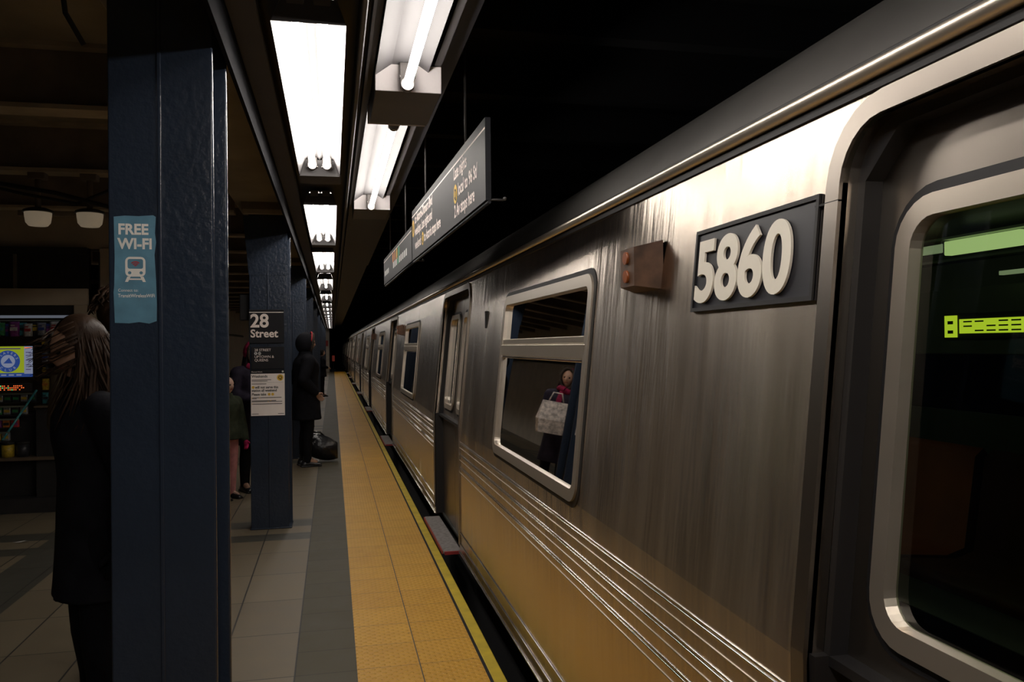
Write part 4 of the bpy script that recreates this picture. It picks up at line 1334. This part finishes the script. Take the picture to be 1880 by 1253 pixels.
arms_down = (((-.03, .25, 1.14), (.03, .27, .90)), ((-.03, -.25, 1.14), (.03, -.27, .90)))
arms_side = (((-.05, .235, 1.14), (-.02, .215, .89)), ((-.05, -.235, 1.14), (-.02, -.215, .89)))
arms_pocket = (((-.09, .27, 1.15), (.08, .20, .98)), ((-.09, -.27, 1.15), (.08, -.20, .98)))
arms_front = (((.02, .24, 1.14), (.20, .10, 1.08)), ((.02, -.24, 1.14), (.20, -.10, 1.08)))
person((-.885, 3.40, 0), PI+.55, 1.675, 'person in long black coat with long windblown brown hair, beside the nearest column', 'coat_black', .66, 'trouser_black', 'shoe_black',
       'hair_brown', 'wind', arms_side, 'skin', head_turn=.0, head_tilt=.22, bulk=.98, stride=.02, lean=.05, glove='coat_black')
person((-1.0, 4.22, 0), PI*.5, 1.86, 'tall person in brown jacket and pale sneakers half hidden behind the nearest column', 'jacket_brown', .90, 'trouser_black', 'shoe_pink',
       'hair_brown', 'short', arms_front, 'skin', bulk=1.02, stride=.04)
pc = person((-.84, 9.30, 0), -PI*.5+.5, 1.62, 'person in dark coat with magenta scarf behind the 28 Street column', 'coat_purple', .55, 'trouser_black', 'shoe_black',
       'hair_black', 'long', arms_front, 'skin', bulk=1.08, stride=.03, scarf='scarf_magenta', hood='scarf_magenta')
person((-1.07, 8.85, 0), -PI*.5+.9, 1.26, 'child in dark green jacket with a magenta glove and pink leggings', 'coat_green', .86, 'legging_pink', 'shoe_black',
       'hair_black', 'short', (((.05, .25, 1.08), (.18, .18, .84)), arms_down[1]), 'skin_pale', bulk=1.12, glove='glove_magenta')
pe = person((-.345, 11.05, 0), .25, 1.73, 'person in black hooded parka standing by a black bag near the platform edge', 'coat_black', .62, 'trouser_black', 'shoe_black',
       'hair_black', None, arms_pocket, 'skin', bulk=1.22, hood='coat_black', head_tilt=.1)
person((-.33, 26.2, 0), .1, 1.47, 'small distant person in dark clothes on the platform, beyond the hooded person', 'coat_black', .75, 'trouser_black', 'shoe_black',
       'hair_black', 'short', arms_front, 'skin', bulk=1.1, stride=.06, voxel=.012)

# black bag beside the hooded person
b = MB()
rows = []
for j in range(9):
    t = j/8
    w = .13*math.sin(PI*(.12+.76*t))**.6; h = .15*math.sin(PI*(.15+.70*t))**.6
    cx = -.20+.40*t; cz = .13+.10*(1-t)-.0*t
    rows.append([(cx, w*math.cos(q)*(1+.06*math.sin(3*q+j)), max(.004, cz+h*math.sin(q)*(1+.05*math.cos(4*q)))) for q in [2*PI*k/18 for k in range(18)]])
V = b.grid(rows, 'bag_black', True, True); b.cap(V[0], 'bag_black'); b.cap(V[-1], 'bag_black')
bag = b.build('duffel_bag', loc=(-.17, 11.40, 0)); bag.scale = (1.15, 1.1, 1.12); tag(bag, 'bulging black bag lying on the grey floor strip beside the hooded person', 'bag')
MB().tube([(-.12, 0, .33), (-.08, -.02, .365), (0, -.02, .36), (.05, 0, .30)], .012, 'bag_black', 8).build('handle', bag)
# white patterned tote held by the person behind the column
b = MB()
b.grid([[(x*.17, y*.05, 0.0 if False else -.30) for x, y in ((-1, -1), (1, -1), (1, 1), (-1, 1))], [(x*.19, y*.07, -.15) for x, y in ((-1, -1), (1, -1), (1, 1), (-1, 1))], [(x*.15, y*.03, .06) for x, y in ((-1, -1), (1, -1), (1, 1), (-1, 1))]], 'bag_white', False, True)
b.box(-.165, .165, -.048, .048, -.302, -.298, 'bag_white')
tote = b.build('tote_bag', loc=(-.63, 8.90, 1.16)); tag(tote, 'white patterned bag held behind the 28 Street column, seen reflected in the train window', 'bag')
MB().tube([(-.09, 0, .05), (-.05, 0, .16), (.05, 0, .16), (.09, 0, .05)], .008, 'bag_white', 8).build('handle', tote)
